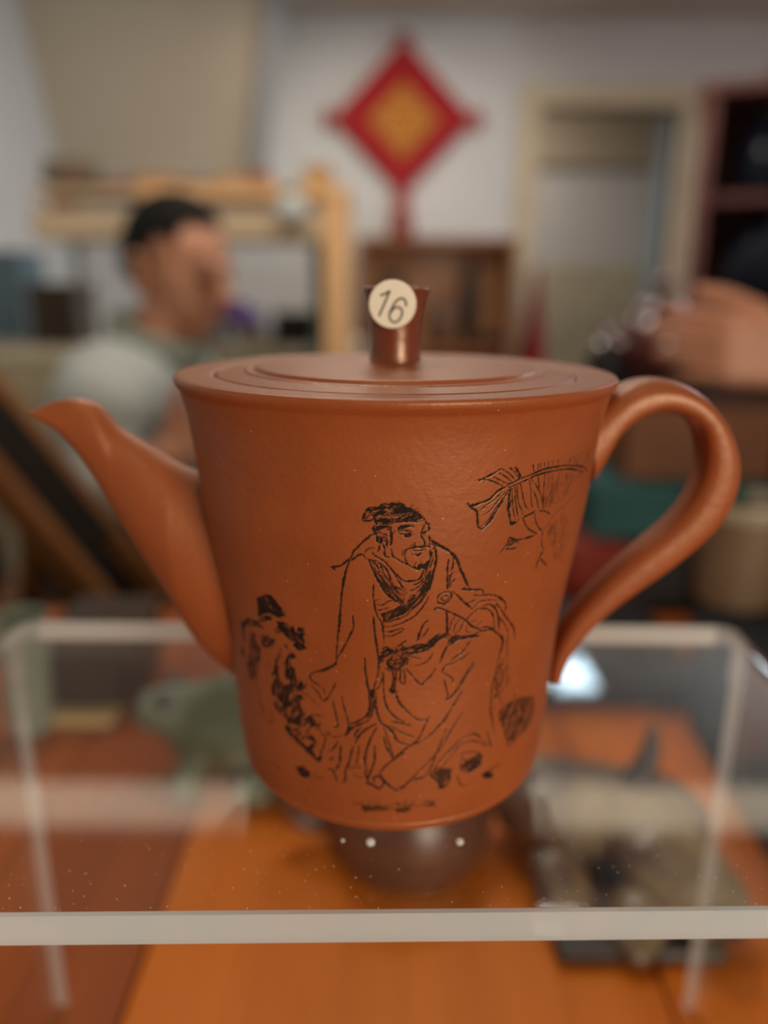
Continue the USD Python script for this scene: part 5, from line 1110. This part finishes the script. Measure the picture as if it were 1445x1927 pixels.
for k in range(24):
    a, r = rng.uniform(0, 2 * np.pi), rng.uniform(.0, .13); c = v3(fx + r * math.cos(a) * 1.1, CTY + .14 + r * math.sin(a) * .6, ctz + .085 + rng.uniform(0, .07) * (1 - r * 3.5))
    s = ell(c, [.030, .028, .026], 2); s.vertices += (meshkit.fbm(s.vertices * 60, 2, k)[:, None] - .5) * .02; obj('blossom', s, pur, fl_, 60)
obj('stems', cat_(*[sweep([(fx + .01 * math.cos(k), CTY + .14 + .01 * math.sin(k), ctz + .03), (fx + .07 * math.cos(k), CTY + .14 + .04 * math.sin(k), ctz + .10)], .003, 6) for k in range(8)]), mat('stem_green', (.05, .09, .03), .7), fl_)
onct('black_case', 'black box on the counter left of the rack post', 'box', 506, 604, 588, CTY + .06, .20, black_m)
onct('ochre_box', 'low ochre tin on the counter between flowers and black box', 'tin', 440, 500, 628, CTY + .04, .12, mat('ochre_tin', (.26, .19, .09), .5))
onct('slate_box', 'grey blue box at the back of the counter behind the flowers', 'box', 430, 480, 585, CTY + .30, .15, mat('grey_blue_card', (.12, .13, .17), .6))
onct('brown_crate', 'dark brown crate on the counter at the left', 'crate', 30, 118, 532, CTY - .0 + .02, .22, mat('crate_brown', (.075, .052, .036), .6, specular_ior_level=.2))
onct('blue_case', 'small muted blue case at the far left of the counter', 'case', -60, 24, 470, CTY + .25, .2, mat('muted_blue', (.09, .14, .17), .5))
# pale cabinet and dark wooden chair in front of the counter, far left
onx0, onx1 = at(52, 700, y=2.02)[0], at(135, 700, y=2.02)[0]; nz1 = at(100, 668, y=2.02)[2]
nc_ = thing('low_cabinet', 'low beige cabinet at the left behind the teapot spout', 'cabinet', loc=((onx0 + onx1) / 2, 2.14, 0))
bm_ = mat('beige_laminate', (.46, .39, .26), .5)
obj('body', box(onx0 - .12, onx1, 2.02, 2.27, 0, nz1 - .022, .003), bm_, nc_); obj('top_panel', box(onx0 - .13, onx1 + .01, 2.01, 2.28, nz1 - .0218, nz1, .003), bm_, nc_)
dd = obj('door', box(onx0 - .11, onx1 - .01, 2.008, 2.0195, .05, nz1 - .04, .003), mat('beige_door', (.40, .33, .21), .5), nc_); obj('handle', box(onx1 - .05, onx1 - .04, 1.996, 2.0078, nz1 - .2, nz1 - .1, .002), steel_m, dd)
chair_w = wood('chair_wood', (.20, .075, .018), (.14, .05, .013), .4, (6, 6, 6), .2)
chx = thing('lounge_chair', 'dark brown wooden reclining chair with a sling back, at the left edge', 'chair', loc=(-.5, 1.02, 0))
for yy in (.95, 1.10):
    a, b = at(-95, 800, y=yy), at(190, 1135, y=yy)
    if yy > 1: a, b = at(-95, 800, y=.95) + v3(0, .15, 0), at(190, 1135, y=.95) + v3(0, .15, 0)
    e = b - a; e /= np.linalg.norm(e); foot = a + e * ((a[2] - .0) / -e[2]) * .0
    top, low = a - e * .12, b + e * .10
    obj('back_post', bar(top, low, .035, .030, .004, up=(0, 1, 0)), chair_w, chx)
    obj('leg', bar(low + v3(.01, 0, .02), (low[0] + .05, yy, 0), .03, .03, .004, up=(0, 1, 0)), chair_w, chx)
    obj('leg', bar(low + v3(-.20, 0, .18), (low[0] - .30, yy, 0), .03, .03, .004, up=(0, 1, 0)), chair_w, chx)
    obj('seat_rail', bar(low + v3(-.02, 0, .01), (low[0] + .02 - .0, yy, low[2] + .0) + v3(-.22, 0, -.01), .03, .025, .004, up=(0, 1, 0)), chair_w, chx)
sling = mat('dark_sling', (.012, .008, .006), .9, specular_ior_level=.1)
a, b = at(-95, 790, y=.95), at(150, 1078, y=.95)
obj('sling_back', bar(a + v3(0, .075, .012), b + v3(0, .075, .012), .012, .110, .004, up=(0, 1, 0)), sling, chx, 40, 'dark brown fabric back')
obj('seat', box(low[0] - .24, low[0] - .01, .97, 1.08, low[2] - .02, low[2] + .01, .006), sling, chx, 40, 'dark brown fabric seat')
# ceiling lamp over the room, seen only as a reflection in the plate
lamp = thing('ceiling_lamp', 'long flat warm ceiling lamp', 'lamp', loc=(0, 1.96, CEIL))
LA, LB = 1.86, 2.04
obj('housing', box(-1.45, 1.6, LA - .02, LB + .02, CEIL - .03, CEIL - .001, .004), mat('lamp_housing', (.6, .6, .58), .5), lamp)
obj('diffuser', box(-1.43, 1.58, LA, LB, CEIL - .042, CEIL - .0302, .003), usdkit.material(stage, '/World/Looks/lamp_diffuser', {'e': ('emission', {'color': (1.0, .84, .62), 'strength': 2.2})}, surface='e.emission'), lamp)
